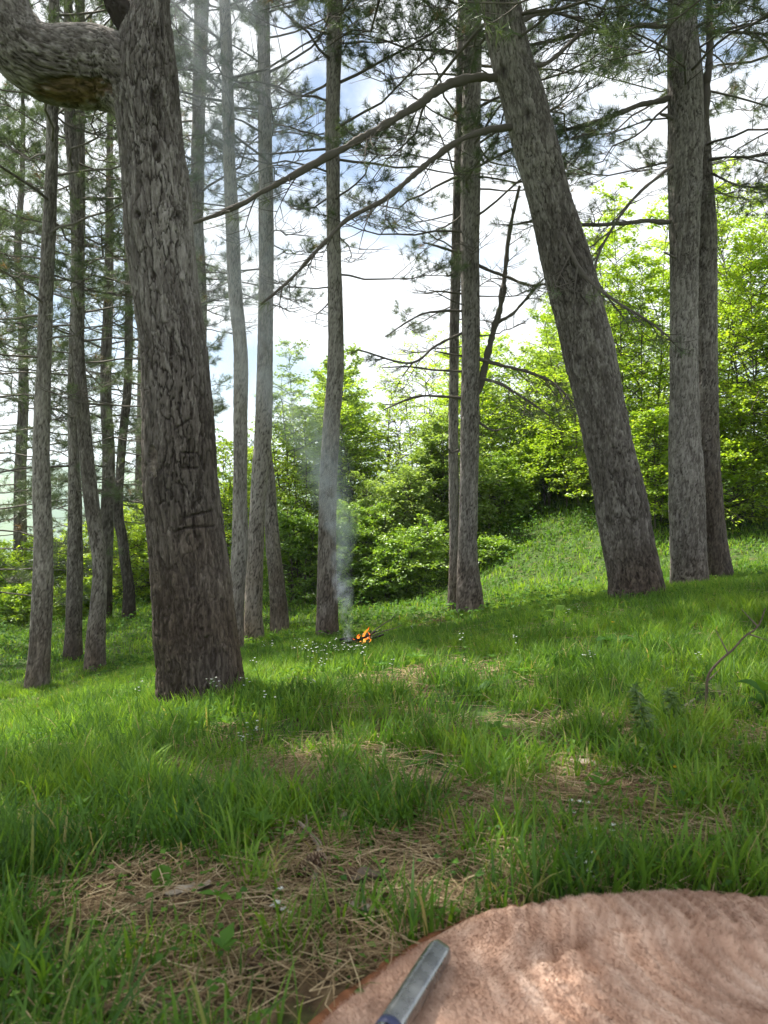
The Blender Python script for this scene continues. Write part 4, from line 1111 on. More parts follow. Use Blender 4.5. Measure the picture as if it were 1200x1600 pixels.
def build_blanket():
    global rng
    rng = np.random.default_rng(80)
    closed = np.vstack([blanket_xy, blanket_xy[:1]])
    sm, _ = resample(np.c_[closed, np.zeros(len(closed))], n=420)
    out = sm[:-1, :2]
    ctr = np.array([0.16, 0.62])
    M = len(out)
    rs = 1 - (1 - np.linspace(0, 1, 150)) ** 1.25
    X = ctr[0] + rs[:, None] * (out[:, 0] - ctr[0])
    Y = ctr[1] + rs[:, None] * (out[:, 1] - ctr[1])
    sd = edge_dist(X, Y, out)
    sd[-1] = 0
    Z = blanket_height(X, Y, sd)
    V = np.stack([X, Y, Z], -1)
    root = empty('blanket', (ctr[0], ctr[1], float(H(ctr[0], ctr[1]))), 'dusty pink fleece picnic blanket with a rust brown hem, spread on the grass', 'blanket')
    mb = MB()
    n = len(rs)
    i, j = np.meshgrid(np.arange(n - 1), np.arange(M), indexing='ij')
    j2 = (j + 1) % M
    f = np.stack([i * M + j, (i + 1) * M + j, (i + 1) * M + j2, i * M + j2], -1).reshape(-1, 4)
    crest_shade = lambda x, y: np.sin((x + 0.25 * y + 0.03 * np.sin(y * 21) + 0.02 * np.sin(y * 9 + x * 8)) * 2 * PI / 0.035 + 2.4 * vnoise(x * 7, y * 7, 43)) * sstep(0.02, 0.2, x) * 0.17  # nap shading painted into the tint: rib crests lighter, troughs darker
    brush = lambda x, y: 0.5 + crest_shade(x, y) + 0.55 * (fbm(x * 16, y * 16, 51, 4) - 0.5) + 0.35 * (vnoise(x * 60 + 3 * y, y * 14, 52) - .5)
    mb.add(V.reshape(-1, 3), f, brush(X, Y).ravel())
    und = V[-1] - [0, 0, 0.012]                       # turned-under rim
    inn = ctr_pts = np.c_[ctr + 0.93 * (out - ctr), und[:, 2] - 0.002]
    k = np.arange(M); k2 = (k + 1) % M
    mb.add(np.vstack([V[-1], und, inn]), np.vstack([np.stack([k, M + k, M + k2, k2], 1), np.stack([M + k, 2 * M + k, 2 * M + k2, M + k2], 1)]), 0.4)
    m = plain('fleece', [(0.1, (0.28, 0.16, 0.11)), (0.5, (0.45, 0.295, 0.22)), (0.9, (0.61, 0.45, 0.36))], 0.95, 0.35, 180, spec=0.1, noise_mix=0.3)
    # the pile: short fibres all over the part of the blanket that can be seen
    K = 150000
    x = rng.uniform(-.16, .62, K); y = rng.uniform(.62, 1.2, K)
    keep = inside(x, y, out)
    x, y = x[keep], y[keep]
    sdp = edge_dist(x, y, out)
    kk = sdp > 0.006
    x, y, sdp = x[kk], y[kk], sdp[kk]
    K = len(x)
    z = blanket_height(x, y, sdp)
    flow = 2 * PI * fbm(x * 6, y * 6, 53, 2) * 1.0 + rng.normal(size=K) * .3
    L = 0.0055 * (0.6 + 0.8 * rng.random(K))
    dv = np.stack([np.cos(flow) * .8, np.sin(flow) * .8, 0.55 + .35 * rng.random(K)], 1) * L[:, None]
    b = np.stack([x, y, z - .001], 1)
    s_ = norm(np.cross(dv, rng.normal(size=(K, 3)))) * 0.0005
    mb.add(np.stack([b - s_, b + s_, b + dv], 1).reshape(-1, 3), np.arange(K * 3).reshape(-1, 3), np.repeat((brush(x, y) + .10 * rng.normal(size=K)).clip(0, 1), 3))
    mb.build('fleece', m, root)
    hem = MB()
    hp = np.stack([out[:, 0], out[:, 1], V[-1, :, 2] - 0.002], 1)
    hp[:, 2] += 0.0012 * np.sin(np.arange(M) * 1.7)
    nrm2 = norm(np.c_[out - ctr, np.zeros(M)])
    hp += nrm2 * (0.008 + 0.0025 * np.sin(np.arange(M) * 0.9)[:, None])
    a = np.arange(8) / 8 * 2 * PI
    ring = hp[:, None] + nrm2[:, None] * (np.cos(a) * 0.012)[None, :, None] + np.array([0, 0, 1.0]) * (np.sin(a) * 0.006)[None, :, None]
    q = np.arange(8)
    fc = np.stack([(k[:, None] * 8 + q), (k2[:, None] * 8 + q), (k2[:, None] * 8 + (q + 1) % 8), (k[:, None] * 8 + (q + 1) % 8)], -1).reshape(-1, 4)
    hem.add(ring.reshape(-1, 3), fc, np.repeat(.5 + .35 * np.sin(np.arange(M) * 2.2), 8))
    hem.build('hem', plain('hem_fabric', [(0, (0.11, 0.045, 0.022)), (1, (0.23, 0.10, 0.05))], 0.85, 0.3, 300, spec=.1), root)
    return out
blanket_out = build_blanket()

def build_handle():
    d0 = 0.86
    a = P(690, 1497, 0.62 * F / (1497 - 800) * 0.93)
    c = P(606, 1622, 0.62 * F / (1622 - 800) * 0.93)
    ax = norm((c - a) * np.array([1, 1, 0])); Ln = 0.24
    r = 0.0165
    zf = lambda p: float(blanket_height(np.array([p[0]]), np.array([p[1]]), np.array([.1]))[0])
    a[2] = zf(a) + r + 0.002
    e = a + ax * Ln
    e[2] = zf(e) + r + 0.002
    ax = norm(e - a)
    side = norm(np.cross(ax, [0, 0, 1.0])); up = np.cross(side, ax)
    root = empty('metal_tube', (a[0], a[1], a[2] - r), 'dark steel tube with a flat face that reflects the sky, lying on the pink blanket', 'tube')
    prof = [(0, .55), (.0015, .72), (.004, .86), (.009, .96), (.016, 1.0), (.05, 1.02), (.12, .98), (.16, .96), (.163, .90), (.168, .90), (.171, .97), (Ln - .004, .97), (Ln, .85)]
    k = 40
    al = np.arange(k) / k * 2 * PI
    # flattened facet along the top that catches the sky
    rad = lambda s_, q: r * q * np.minimum(1, 0.86 / np.maximum(np.abs(np.cos((al - PI * .62))), .5) ** 0.9)
    V = []
    for (s_, q) in prof:
        rr = rad(s_, q)
        V.append(a + ax * s_ + np.cos(al)[:, None] * rr[:, None] * side + np.sin(al)[:, None] * rr[:, None] * up)
    V = np.array(V)
    n = len(prof)
    i, j = np.meshgrid(np.arange(n - 1), np.arange(k), indexing='ij')
    j2 = (j + 1) % k
    f = np.stack([i * k + j, (i + 1) * k + j, (i + 1) * k + j2, i * k + j2], -1).reshape(-1, 4)
    mb = MB()
    mb.add(V.reshape(-1, 3), f, 0.5)
    mb.add(np.vstack([V[0], a[None] - ax * .0006]), [[q, (q + 1) % k, k] for q in range(k)], .5)
    mb.add(np.vstack([V[-1], e[None]]), [[q, k, (q + 1) % k] for q in range(k)], .5)
    m, nd, l, out = mat('worn_steel')
    b = nd.new('ShaderNodeBsdfPrincipled')
    b.inputs['Metallic'].default_value = 0.9
    b.inputs['Specular IOR Level'].default_value = 0.8
    co = nd.new('ShaderNodeTexCoord')
    no = nd.new('ShaderNodeTexNoise'); no.inputs['Scale'].default_value = 45; no.inputs['Detail'].default_value = 3
    l.new(co.outputs['Object'], no.inputs['Vector'])
    r1 = ramp(nd, [(.25, (0.22, 0.23, 0.235)), (.55, (0.30, 0.31, 0.315)), (.8, (0.40, 0.41, 0.415))])
    r2 = ramp(nd, [(.3, (.2, .2, .2)), (.7, (.34, .34, .34))])
    l.new(no.outputs['Fac'], r1.inputs['Fac']); l.new(no.outputs['Fac'], r2.inputs['Fac'])
    l.new(r1.outputs[0], b.inputs['Base Color']); l.new(r2.outputs[0], b.inputs['Roughness'])
    bp = nd.new('ShaderNodeBump'); bp.inputs['Distance'].default_value = .0005; bp.inputs['Strength'].default_value = .06
    l.new(no.outputs['Fac'], bp.inputs['Height']); l.new(bp.outputs[0], b.inputs['Normal'])
    l.new(b.outputs[0], out.inputs['Surface'])
    mb.build('tube_body', m, root)
    # blue band near the hand end
    bd = MB()
    s0, s1 = .1585, .1705
    ring = lambda s_, q: a + ax * s_ + np.cos(al)[:, None] * r * q * side + np.sin(al)[:, None] * r * q * up
    W_ = np.array([ring(s0, .93), ring(s0 + .001, 1.0), ring(s1 - .001, 1.0), ring(s1, .93)])
    i, j = np.meshgrid(np.arange(3), np.arange(k), indexing='ij'); j2 = (j + 1) % k
    bd.add(W_.reshape(-1, 3), np.stack([i * k + j, (i + 1) * k + j, (i + 1) * k + j2, i * k + j2], -1).reshape(-1, 4), .5)
    bd.build('band', plain('dark_blue_band', [(0, (.02, .025, .07)), (1, (.03, .04, .11))], .4, spec=.5), root)
build_handle()

# ------------------------------------------------------------------ campfire and smoke
fire = ground_at(563, 1012)
def build_fire():
    k = np.random.default_rng(81)
    root = empty('campfire', fire, 'small campfire burning in the grass beside a slim pine', 'campfire')
    M_CHAR = plain('charred_wood', [(0, (.012, .011, .01)), (1, (.07, .055, .045))], .9)
    ash = MB()
    rr = np.linspace(0, .2, 8); aa = np.arange(20) / 20 * 2 * PI
    Rr, Aa = np.meshgrid(rr, aa, indexing='ij')
    X, Y = fire[0] + Rr * np.cos(Aa) * 1.1, fire[1] + Rr * np.sin(Aa)
    Z = H(X, Y) + .03 * (1 - (Rr / .2) ** 2) + .012 * (fbm(X * 30, Y * 30, 3, 2) - .5) + .004
    i, j = np.meshgrid(np.arange(7), np.arange(20), indexing='ij'); j2 = (j + 1) % 20
    ash.add(np.stack([X, Y, Z], -1).reshape(-1, 3), np.stack([i * 20 + j, (i + 1) * 20 + j, (i + 1) * 20 + j2, i * 20 + j2], -1).reshape(-1, 4), fbm(X * 20, Y * 20, 8, 3).ravel())
    ash.build('ash_bed', plain('ash', [(0.3, (.03, .028, .026)), (.7, (.16, .15, .14))], .95), root)
    for q in range(11):
        az = k.random() * 2 * PI
        L = .16 + .22 * k.random()
        c = fire + np.array([k.normal() * .05, k.normal() * .05, .04 + .03 * k.random()])
        t = np.linspace(-.5, .5, 6)[:, None]
        dv = np.array([math.cos(az), math.sin(az), .25 * k.normal()])
        pl = c + t * L * dv + np.cumsum(k.normal(size=(6, 3)) * .006, 0)
        b = MB(); tubes(b, pl[None], np.full((1, 6), .008 + .006 * k.random()) * np.array([.8, 1, 1, .95, .9, .6]), 7, .4 * k.random(), cap=True)
        b.build('firewood', M_CHAR, root)
    # two longer branches poking out to the side
    for (dx, dz, L) in [(.3, .26, .45), (.34, .16, .5)]:
        t = np.linspace(0, 1, 7)[:, None]
        pl = fire + np.array([.03, 0, .05]) + t * np.array([dx, .05, dz]) + np.sin(t * 5) * np.array([0, .01, .015])
        b = MB(); tubes(b, pl[None], (.008 * (1 - .7 * t.ravel()))[None], 6, .7, cap=True)
        b.build('firewood', M_STEM, root)
    m, nd, l, out = mat('flame')
    em = nd.new('ShaderNodeEmission')
    a = attr(nd)
    r = ramp(nd, [(0, (1.0, 0.50, 0.12)), (.45, (1.0, 0.25, 0.035)), (1, (0.7, 0.10, 0.012))])
    l.new(a.outputs['Fac'], r.inputs['Fac']); l.new(r.outputs[0], em.inputs['Color'])
    em.inputs['Strength'].default_value = 0.85
    tr = nd.new('ShaderNodeBsdfTransparent')
    mixs = nd.new('ShaderNodeMixShader')
    lw = nd.new('ShaderNodeLayerWeight'); lw.inputs['Blend'].default_value = .35
    l.new(lw.outputs['Facing'], mixs.inputs['Fac']); l.new(em.outputs[0], mixs.inputs[1]); l.new(tr.outputs[0], mixs.inputs[2])
    l.new(mixs.outputs[0], out.inputs['Surface'])
    for (dx, dy, h, w, bend) in [(q_[0] * .7, q_[1] * .7, q_[2] * .75, q_[3] * .52, q_[4] * .8) for q_ in [(.03, 0, .21, .024, .05), (.075, .01, .15, .018, .03), (.0, -.02, .13, .022, -.02), (.05, -.03, .11, .02, .04), (-.045, 0, .07, .015, -.02), (.10, -.01, .085, .012, .03), (-.015, .03, .10, .016, .02)]]:
        t = np.linspace(0, 1, 14)
        pl = fire + np.array([dx, dy, .03]) + np.stack([bend * t + .02 * np.sin(t * 7 + dx * 60) * t, .012 * np.sin(t * 6 + dy * 80) * t, h * t], 1)
        rad = w * np.sin(PI * np.clip(t * .82 + .18, 0, 1)) ** .9 * (1 - .3 * t) + .0004
        b = MB(); tubes(b, pl[None], rad[None], 10, 0)
        b.a = [np.repeat(t, 10)]
        b.build('flame', m, root)
build_fire()

# smoke: a bent column; object space has its origin at the fire
sm_z = np.array([0.0, .25, .55, .9, 1.3, 1.8, 2.3, 2.9, 3.8, 5.0, 6.2, 7.4])
sm_px = [(551, 7.6), (545, 7.58), (540, 7.55), (545, 7.5), (533, 7.45), (497, 7.4), (450, 7.35), (415, 7.3), (400, 7.2), (385, 7.1), (375, 7.0), (365, 6.9)]
sm_x = np.array([(p - 600) / F * d for p, d in sm_px]) - fire[0]
sm_y = np.array([d for p, d in sm_px]) - sm_px[0][1]
sm_r = np.array([.05, .08, .105, .13, .22, .38, .5, .6, .7, .8, .9, 1.0])
sm_d = np.array([4.0, 3.8, 4.2, 3.9, 1.8, .75, .45, .34, .27, .22, .18, .14])
def build_smoke():
    mb = MB()
    k = 20
    a = np.arange(k) / k * 2 * PI
    c = np.stack([sm_x, sm_y, sm_z], 1)
    c4, s = resample(np.c_[c, sm_r], n=46)
    zz = c4[:, 2]
    V = np.stack([c4[:, :1] + c4[:, 3:] * 1.12 * np.cos(a), c4[:, 1:2] + c4[:, 3:] * 1.12 * np.sin(a), zz[:, None] + 0 * a], -1)
    n = len(zz)
    i, j = np.meshgrid(np.arange(n - 1), np.arange(k), indexing='ij'); j2 = (j + 1) % k
    mb.add(V.reshape(-1, 3), np.stack([i * k + j, i * k + j2, (i + 1) * k + j2, (i + 1) * k + j], -1).reshape(-1, 4))
    mb.f.append((np.array([np.arange(k)[::-1]]), 0)); mb.f.append((np.array([np.arange(k) + (n - 1) * k]), 0))
    m, nd, l, out = mat('smoke')
    co = nd.new('ShaderNodeTexCoord')
    sp = nd.new('ShaderNodeSeparateXYZ'); l.new(co.outputs['Object'], sp.inputs[0])
    zn = nd.new('ShaderNodeMath'); zn.operation = 'DIVIDE'; zn.inputs[1].default_value = sm_z[-1]; l.new(sp.outputs['Z'], zn.inputs[0])
    def curve(vals, lo, hi):
        r = nd.new('ShaderNodeFloatCurve')
        cu = r.mapping.curves[0]
        u = np.linspace(0, 1, 24)
        v = np.interp(u * sm_z[-1], zz if len(vals) == len(zz) else sm_z, vals)
        v = (v - lo) / (hi - lo)
        while len(cu.points) < len(u): cu.points.new(.5, .5)
        for p, x_, y_ in zip(cu.points, u, v): p.location = (x_, y_); p.handle_type = 'VECTOR'
        r.mapping.update()
        l.new(zn.outputs[0], r.inputs['Value'])
        mm = nd.new('ShaderNodeMath'); mm.operation = 'MULTIPLY_ADD'; mm.inputs[1].default_value = hi - lo; mm.inputs[2].default_value = lo
        l.new(r.outputs[0], mm.inputs[0])
        return mm.outputs[0]
    def math_(op, a_, b_=None):
        q = nd.new('ShaderNodeMath'); q.operation = op
        for idx, v in enumerate([a_, b_]):
            if v is None: continue
            if isinstance(v, (int, float)): q.inputs[idx].default_value = v
            else: l.new(v, q.inputs[idx])
        return q.outputs[0]
    n1 = nd.new('ShaderNodeTexNoise'); n1.inputs['Scale'].default_value = 3.2; n1.inputs['Detail'].default_value = 4; n1.inputs['Distortion'].default_value = .6
    mpg = nd.new('ShaderNodeMapping'); mpg.inputs['Scale'].default_value = (1.2, 1.2, .8); l.new(co.outputs['Object'], mpg.inputs[0]); l.new(mpg.outputs[0], n1.inputs['Vector'])
    sw = math_('SUBTRACT', n1.outputs['Fac'], .5)
    cx = curve(c4[:, 0], -1.6, .2); cyv = curve(c4[:, 1], -.8, .1); cr_ = curve(c4[:, 3], 0, 1.1)
    swr = math_('MULTIPLY', math_('MULTIPLY', sw, 1.6), cr_)
    dx = math_('ADD', math_('SUBTRACT', sp.outputs['X'], cx), swr)
    dy = math_('SUBTRACT', sp.outputs['Y'], cyv)
    d2 = math_('SQRT', math_('ADD', math_('MULTIPLY', dx, dx), math_('MULTIPLY', dy, dy)))
    fall = math_('SUBTRACT', 1.0, math_('DIVIDE', d2, cr_))
    fall = math_('MAXIMUM', fall, 0.0)
    fall = math_('POWER', fall, 1.5)
    n2 = nd.new('ShaderNodeTexNoise'); n2.inputs['Scale'].default_value = 4.5; n2.inputs['Detail'].default_value = 4; n2.inputs['Distortion'].default_value = 1.8
    l.new(mpg.outputs[0], n2.inputs['Vector'])
    rr = ramp(nd, [(.4, (.06, .06, .06)), (.62, (2.1, 2.1, 2.1))]); l.new(n2.outputs['Fac'], rr.inputs['Fac'])
    den = math_('MULTIPLY', math_('MULTIPLY', fall, rr.outputs[0]), curve(sm_d * 1.7, 0, 8))
    vol = nd.new('ShaderNodeVolumePrincipled')
    vol.inputs['Color'].default_value = (.82, .89, 1.0, 1)
    vol.inputs['Anisotropy'].default_value = 0.25
    l.new(den, vol.inputs['Density'])
    l.new(vol.outputs[0], out.inputs['Volume'])
    o = mb.build('smoke', m)
    o.location = tuple(float(v) for v in fire)
    tag(o, 'thin bluish smoke rising from the campfire and drifting between the pines', 'smoke', kind='stuff')
build_smoke()

# ------------------------------------------------------------------ small things on the ground
def stick(px_rows, r, label, tone=.5, lift=.012, name='stick', twig=None):
    pts = np.array([ground_at(a, b) + np.array([0, 0, lift + l_]) for a, b, l_ in px_rows])
    c, s = resample(pts, n=26)
    k = np.random.default_rng(int(px_rows[0][0]))
    c = c + np.cumsum(k.normal(size=c.shape) * r * .12, 0)
    mb = MB()
    rad = r * (1 - .55 * np.linspace(0, 1, 26)) * (1 + .2 * k.normal(size=26) * .5)
    tubes(mb, c[None], rad[None], 8, tone, cap=True)
    if twig:
        for i in twig:
            q = c[i] + np.linspace(0, 1, 5)[:, None] * np.array([k.normal() * .05, k.normal() * .05, .03])
            tubes(mb, q[None], np.linspace(r * .5, r * .2, 5)[None], 5, tone)
    o = mb.build(name, M_DRYWOOD)
    ground_origin(o, pts[0])
    tag(o, label, 'stick', 'fallen sticks')
M_DRYWOOD = plain('dry_wood', [(0, (.07, .05, .036)), (.5, (.19, .15, .115)), (1, (.36, .31, .25))], .9, .4, 90, noise_mix=.5)
stick([(412, 1282, .012), (455, 1302, .014), (482, 1322, .012), (497, 1346, .01), (488, 1392, .0)][::-1], .0065, 'bent pale stick hooking around a pine cone in the grass', .6, twig=[14])
stick([(130, 1600, .0), (200, 1592, .004), (290, 1580, 0)], .008, 'dark stick lying flat at the lower picture edge', .2)
stick([(1042, 1252, .004), (1080, 1244, .012), (1118, 1238, .01), (1160, 1232, .004)], .005, 'straight straw pale stick in the grass near the blanket', .95)
stick([(1065, 1116, .0), (1085, 1110, .02)], .006, 'short pale stub of wood among the tall grass on the bank', .8)

def standing_twig():
    g = ground_at(1103, 1120)
    d = g[1]
    pts = np.array([P(a, b, d) for a, b in [(1104, 1122), (1104, 1085), (1107, 1055), (1125, 1032), (1145, 1015), (1163, 995), (1185, 978), (1196, 950)]])
    c, s = resample(pts, n=34)
    mb = MB()
    tubes(mb, c[None], np.linspace(.005, .002, 34)[None], 8, .12, cap=True)
    for i, v in [(9, (.05, .03, .03)), (18, (-.03, .02, .07)), (25, (.06, .0, -.02)), (28, (-.04, .02, .05))]:
        tubes(mb, (c[i] + np.linspace(0, 1, 5)[:, None] * np.array(v))[None], np.linspace(.003, .001, 5)[None], 5, .35)
    o = mb.build('dead_twig', M_DRYWOOD)
    ground_origin(o, g)
    tag(o, 'crooked dead twig standing up out of the tall grass on the bank', 'twig')
standing_twig()

def pine_cone(px, py, L, az, label, first=None):
    g = ground_at(px, py)
    k = np.random.default_rng(int(px))
    root = empty('pine_cone', g, label, 'pine cone', 'pine cones in the grass')
    ax = norm(np.array([math.cos(az), math.sin(az), .35])); u = norm(np.cross(ax, [0, 0, 1.0])); w = np.cross(u, ax)
    c0 = g + np.array([0, 0, L * .38]) - ax * L * .4
    t = np.linspace(0, 1, 9)
    core = MB(); tubes(core, (c0 + t[:, None] * ax * L)[None], (L * .2 * np.sin(PI * (t * .85 + .12)))[None], 10, .1)
    core.build('core', M_CONE, root)
    sc = MB()
    for q in range(62):
        f = (q + .5) / 62
        a = q * 2.39996
        o = math.cos(a) * u + math.sin(a) * w
        b = c0 + ax * L * f
        R_ = L * .40 * math.sin(PI * (f * .8 + .16)) ** .8
        dv = norm(o + ax * (.45 + .5 * f))
        sdv = np.cross(dv, ax); sdv = sdv / np.linalg.norm(sdv) * L * .085
        th = np.cross(sdv, dv); th = th / np.linalg.norm(th) * L * .022
        e = b + dv * R_
        V = [b - sdv * .4, b + sdv * .4, e + sdv - th, e - sdv - th, e + sdv * .8 + th, e - sdv * .8 + th, b + sdv * .3 + th, b - sdv * .3 + th]
        sc.add(V, [[0, 1, 2, 3], [3, 2, 4, 5], [5, 4, 6, 7], [1, 6, 4, 2], [0, 3, 5, 7]], [.1, .1, .55, .55, 1, 1, .3, .3])
    sc.build('scales', M_CONE, root, smooth=False)
M_CONE = plain('cone_scale', [(0, (.035, .02, .013)), (.5, (.12, .075, .045)), (1, (.32, .24, .17))], .8)
pine_cone(482, 1372, .052, .4, 'open pine cone beside the bent pale stick')
pine_cone(403, 1530, .044, 2.2, 'dark pine cone on the needle litter nearer the blanket')
pine_cone(545, 1390, .038, 1.2, 'brown pine cone half sunk in litter near the curled bark flake')

def flake(px, py, L, wd, az, label, tone, curl=.5):
    g = ground_at(px, py)
    k = np.random.default_rng(int(px))
    n, m_ = 12, 7
    s, q = np.meshgrid(np.linspace(-.5, .5, n), np.linspace(-.5, .5, m_), indexing='ij')
    wv = wd * (1 - 1.6 * s ** 2) * (1 + .25 * (vnoise(s * 9 + 5, q * 0 + px, 3) - .5))
    X, Y = s * L, q * wv
    Z = curl * (q * wv) ** 2 / wd * 1.6 + .004 * vnoise(s * 8 + 9, q * 8 + 9, 5) + .25 * L * s ** 2
    ca, sa = math.cos(az), math.sin(az)
    top = np.stack([g[0] + X * ca - Y * sa, g[1] + X * sa + Y * ca, g[2] + .014 + Z], -1).reshape(-1, 3)
    i, j = np.meshgrid(np.arange(n - 1), np.arange(m_ - 1), indexing='ij')
    f = np.stack([i * m_ + j, (i + 1) * m_ + j, (i + 1) * m_ + j + 1, i * m_ + j + 1], -1).reshape(-1, 4)
    mb = MB()
    t_ = tone + .4 * (vnoise(s * 12 + 3, q * 5 + 3, 7) - .5)
    mb.add(top, f, t_.ravel()); mb.add(top - [0, 0, .003], f[:, ::-1], t_.ravel() * .6)
    o = mb.build('bark_flake', M_DRYWOOD)
    ground_origin(o, g)
    tag(o, label, 'bark flake', 'bark flakes on the ground')
flake(575, 1393, .055, .03, .3, 'curled reddish bark flake on the straw coloured litter', .3, 1.4)
flake(295, 1408, .075, .025, .5, 'long pale grey bark flake in grass left of the litter patch', .95)
flake(915, 1206, .07, .04, -.2, 'pale bark flake on the bare patch above the blanket', .9)
flake(570, 1437, .05, .02, -.5, 'straw coloured bark sliver close to the curled flake', .95)
flake(812, 1283, .035, .022, .8, 'small light chip on the bare patch in front of the blanket', 1.0)
flake(545, 1288, .04, .025, .2, 'grey brown bark flake standing in the grass past the bent stick', .6)

def wildflower(g, h, seed, colour, label, cat='wildflower', group=None, n=9, size=.006, stalk=None):
    k = np.random.default_rng(seed)
    mb = MB()
    tip = g + np.array([k.normal() * .02, k.normal() * .02, h])
    t = np.linspace(0, 1, 5)[:, None]
    tubes(mb, (g * (1 - t) + tip * t + np.sin(t * PI) * np.array([k.normal() * .012, k.normal() * .012, 0]))[None], np.full((1, 5), .0014), 4, .3, 1)
    for q in range(n):
        c = tip + k.normal(size=3) * np.array([.012, .012, .010]) * (1 if n > 2 else 0)
        if n > 2: tubes(mb, np.stack([tip - [0, 0, .02], c])[None], np.full((1, 2), .0007), 3, .4, 1)
        for p in range(5):
            a = p / 5 * 2 * PI + k.random()
            o = np.array([math.cos(a), math.sin(a), .35 + .3 * k.random()])
            leaf_quads(mb, c[None], o[None], norm(np.array([[k.normal() * .3, k.normal() * .3, 1.0]])), [size * 1.2], .8, np.array([.5 + .5 * k.random()]), 0)
    for q in range(4):
        a = k.random() * 2 * PI
        leaf_quads(mb, (g + (tip - g) * (.15 + .6 * k.random()))[None], np.array([[math.cos(a), math.sin(a), .4]]), np.array([[0, 0, 1.0]]), [.022], .45, np.array([.5]), 1)
    o = mb.build('wildflower', [colour, M_HERB], smooth=False)
    ground_origin(o, g)
    tag(o, label, cat, group)
M_WHITE = leaf_mat('white_petal', [(0, (.5, .53, .48)), (1, (.7, .72, .68))], .3, .02, tmul=(1, 1, .95))
M_YELLOW = leaf_mat('yellow_petal', [(0, (.65, .42, .02)), (1, (.8, .58, .03))], .3, .03, tmul=(1, .9, .5))
fl = np.random.default_rng(82)
near_white = [((905, 1262), 'small white flower on the bare patch above the middle of the blanket'), ((905, 1312), 'white flower nodding between the bare patch and the blanket'),
              ((880, 1352), 'upright white flower head close to the blanket edge'), ((925, 1372), 'white flower nearest to the edge of the blanket'), ((385, 1150), 'white flower cluster on a tall stalk in front of the carved pine'),
              ((378, 1168), 'smaller white flower right under the tall one by the carved pine'), ((1087, 1030), 'white flower cluster beside the standing dead twig'), ((432, 1410), 'pale bud by the litter patch and the dark cone')]
for q, ((px, py), lab) in enumerate(near_white):
    g = ground_at(px, py + 16)
    wildflower(g, 16 / F * g[1] + .012, 200 + q, M_WHITE, lab, group='white flowers near the camera', n=7, size=.0055)
for q, ((px, py), lab) in enumerate([((957, 975), 'yellow flower in the tall grass below the leaning pine'), ((1078, 1222), 'yellow flower by the straw pale stick'), ((1002, 972), 'second tiny yellow flower, nearer to the twin pines')]):
    g = ground_at(px, py + 14)
    wildflower(g, 14 / F * g[1] + .01, 230 + q, M_YELLOW, lab, n=1, size=.009)
for q in range(52):
    if q < 34: px, py = fl.normal(520, 55), fl.normal(1055, 20)
    elif q < 46: px, py = fl.uniform(560, 960), fl.uniform(955, 1080)
    else: px, py = fl.uniform(200, 420), fl.uniform(1110, 1190)
    g = ground_at(px, max(py, 975))
    wildflower(g, .09 + .1 * fl.random(), 300 + q, M_WHITE, 'tiny white wildflower on a thin stalk in the grass', group='white wildflowers in the grass', n=4, size=.0045)

def broad_plant(px, py, n, L, wd, label, seed, m=M_HERB, up=.6, tone=.5, stalk=0, name='broadleaf_plant', cat='plant'):
    g = ground_at(px, py)
    k = np.random.default_rng(seed)
    mb = MB()
    for q in range(n):
        a = q * 2.39996 + k.random() * .6
        e = up * (0.5 + k.random())
        l_ = L * (.6 + .6 * k.random())
        z0 = stalk * q / max(n, 1)
        t = np.linspace(0, 1, 7)
        o = np.array([math.cos(a), math.sin(a)])
        mid = np.stack([g[0] + o[0] * l_ * t * math.cos(e), g[1] + o[1] * l_ * t * math.cos(e), g[2] + z0 + l_ * (t * math.sin(e) - .45 * t ** 2.2)], 1)
        wv = wd * l_ * np.sin(PI * np.clip(t * .93 + .05, 0, 1)) ** .8
        sd = np.array([-o[1], o[0], 0])
        ca = .25 * wv
        A_ = mid + sd * wv[:, None] * .5 + np.array([0, 0, 1]) * ca[:, None] * .6
        B_ = mid - sd * wv[:, None] * .5 + np.array([0, 0, 1]) * ca[:, None] * .6
        V = np.stack([A_, mid, B_], 1).reshape(-1, 3)
        f = []
        for i in range(6):
            f += [[i * 3, i * 3 + 1, i * 3 + 4, i * 3 + 3], [i * 3 + 1, i * 3 + 2, i * 3 + 5, i * 3 + 4]]
        mb.add(V, f, np.clip(tone + .2 * k.normal(), 0, 1))
    if stalk: tubes(mb, np.stack([g - [0, 0, .01], g + [0, 0, stalk]])[None], np.full((1, 2), .003), 5, .4)
    o = mb.build(name, m)
    ground_origin(o, g)
    tag(o, label, cat, 'broad leaved plants in the grass' if m is M_HERB else None)
broad_plant(1195, 1128, 8, .12, .5, 'large toothed leaves of a nettle like plant at the picture edge on the bank', 1, stalk=.10, tone=.2)
broad_plant(1050, 1135, 5, .09, .6, 'low heart shaped leaves beside the foot of the dead twig', 2, tone=.35)
broad_plant(965, 1010, 7, .16, .5, 'bluish broad leaves in the grass below the leaning pine', 3, tone=.05)
broad_plant(875, 965, 12, .15, .35, 'pale rosette of long leaves in the sunlit grass', 4, tone=1, up=.9)
broad_plant(700, 972, 10, .13, .35, 'bright leaf rosette at the foot of the grey pine', 5, tone=1, up=.9)
broad_plant(745, 1090, 9, .12, .3, 'dark leaf clump in the grass halfway to the campfire', 6, tone=.2, up=.8)
broad_plant(655, 1200, 6, .07, .5, 'small oval leaves past the middle bare patch', 7, tone=.3)
broad_plant(615, 1185, 5, .06, .5, 'smaller oval leaves beside the other oval ones', 8, tone=.4)
broad_plant(250, 1395, 4, .06, .5, 'single upright oval leaf plant in the grass by the long bark flake', 9, tone=.5, up=1)
broad_plant(1045, 1262, 3, .05, .5, 'two leaved seedling next to the straw pale stick', 10, tone=.3, up=1)
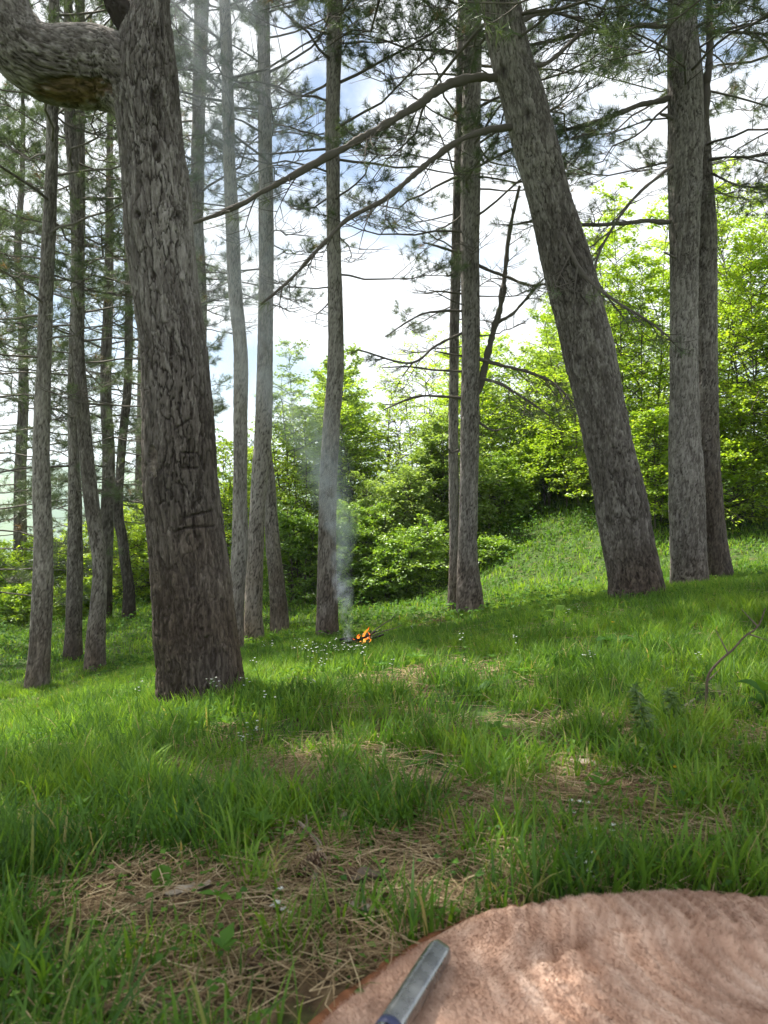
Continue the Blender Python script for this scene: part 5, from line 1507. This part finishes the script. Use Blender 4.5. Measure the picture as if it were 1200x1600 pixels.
broad_plant(30, 1520, 8, .05, .7, 'round leaved clover like plant at the lower corner', 11, tone=.2, stalk=.03)
broad_plant(760, 1350, 6, .035, .6, 'tiny leaved plant in front of the rounded blanket edge', 12, tone=.45)
broad_plant(940, 1330, 8, .045, .55, 'leafy tuft close behind the blanket', 13, tone=.4)
M_SAGE = leaf_mat('sage_leaf', [(0, (.09, .17, .06)), (1, (.22, .31, .14))], .35, .02)
def feathery(px, py, h, seed, label):
    g = ground_at(px, py); k = np.random.default_rng(seed)
    mb = MB()
    lean = np.array([-.035, .0, 0])
    t = np.linspace(0, 1, 8)
    ax = g + t[:, None] * np.array([0, 0, h]) + (t ** 2)[:, None] * lean
    tubes(mb, ax[None], np.full((1, 8), .002), 5, .4)
    for q in range(30):
        f = .12 + .88 * q / 30
        p = np.array([np.interp(f, t, ax[:, i]) for i in range(3)])
        a = q * 2.4
        for w in range(5):
            dr = np.array([math.cos(a + (w - 2) * .28), math.sin(a + (w - 2) * .28), .35 * k.normal() - .1])
            leaf_quads(mb, p[None], dr[None], np.array([[0, 0, 1.0]]) + k.normal(size=(1, 3)) * .3, [.045 * (1.15 - .6 * f)], .17, np.array([k.random()]))
    o = mb.build('feathery_plant', M_SAGE); ground_origin(o, g)
    tag(o, label, 'plant')
feathery(1010, 1172, .17, 1, 'tall feathery grey green plant in the grass above the bare patch')
feathery(1062, 1150, .13, 2, 'shorter feathery plant toward the dead twig')
feathery(1012, 1200, .06, 3, 'low silvery feathery tuft at the edge of the bare patch')

# ------------------------------------------------------------------ the air between here and the hills
def build_haze():
    mb = MB()
    x, z0, z1 = 3150, -90, 150
    V = [(-x, -x, z0), (x, -x, z0), (x, x, z0), (-x, x, z0), (-x, -x, z1), (x, -x, z1), (x, x, z1), (-x, x, z1)]
    mb.add(V, [[0, 3, 2, 1], [4, 5, 6, 7], [0, 1, 5, 4], [1, 2, 6, 5], [2, 3, 7, 6], [3, 0, 4, 7]])
    m, nd, l, out = mat('hazy_air')
    v = nd.new('ShaderNodeVolumePrincipled')
    v.inputs['Color'].default_value = (.78, .87, 1.0, 1)
    v.inputs['Density'].default_value = 0.00055
    l.new(v.outputs[0], out.inputs['Volume'])
    tag(mb.build('haze', m, smooth=False), 'thin pale air that blues the far hills', 'haze', kind='stuff')
build_haze()
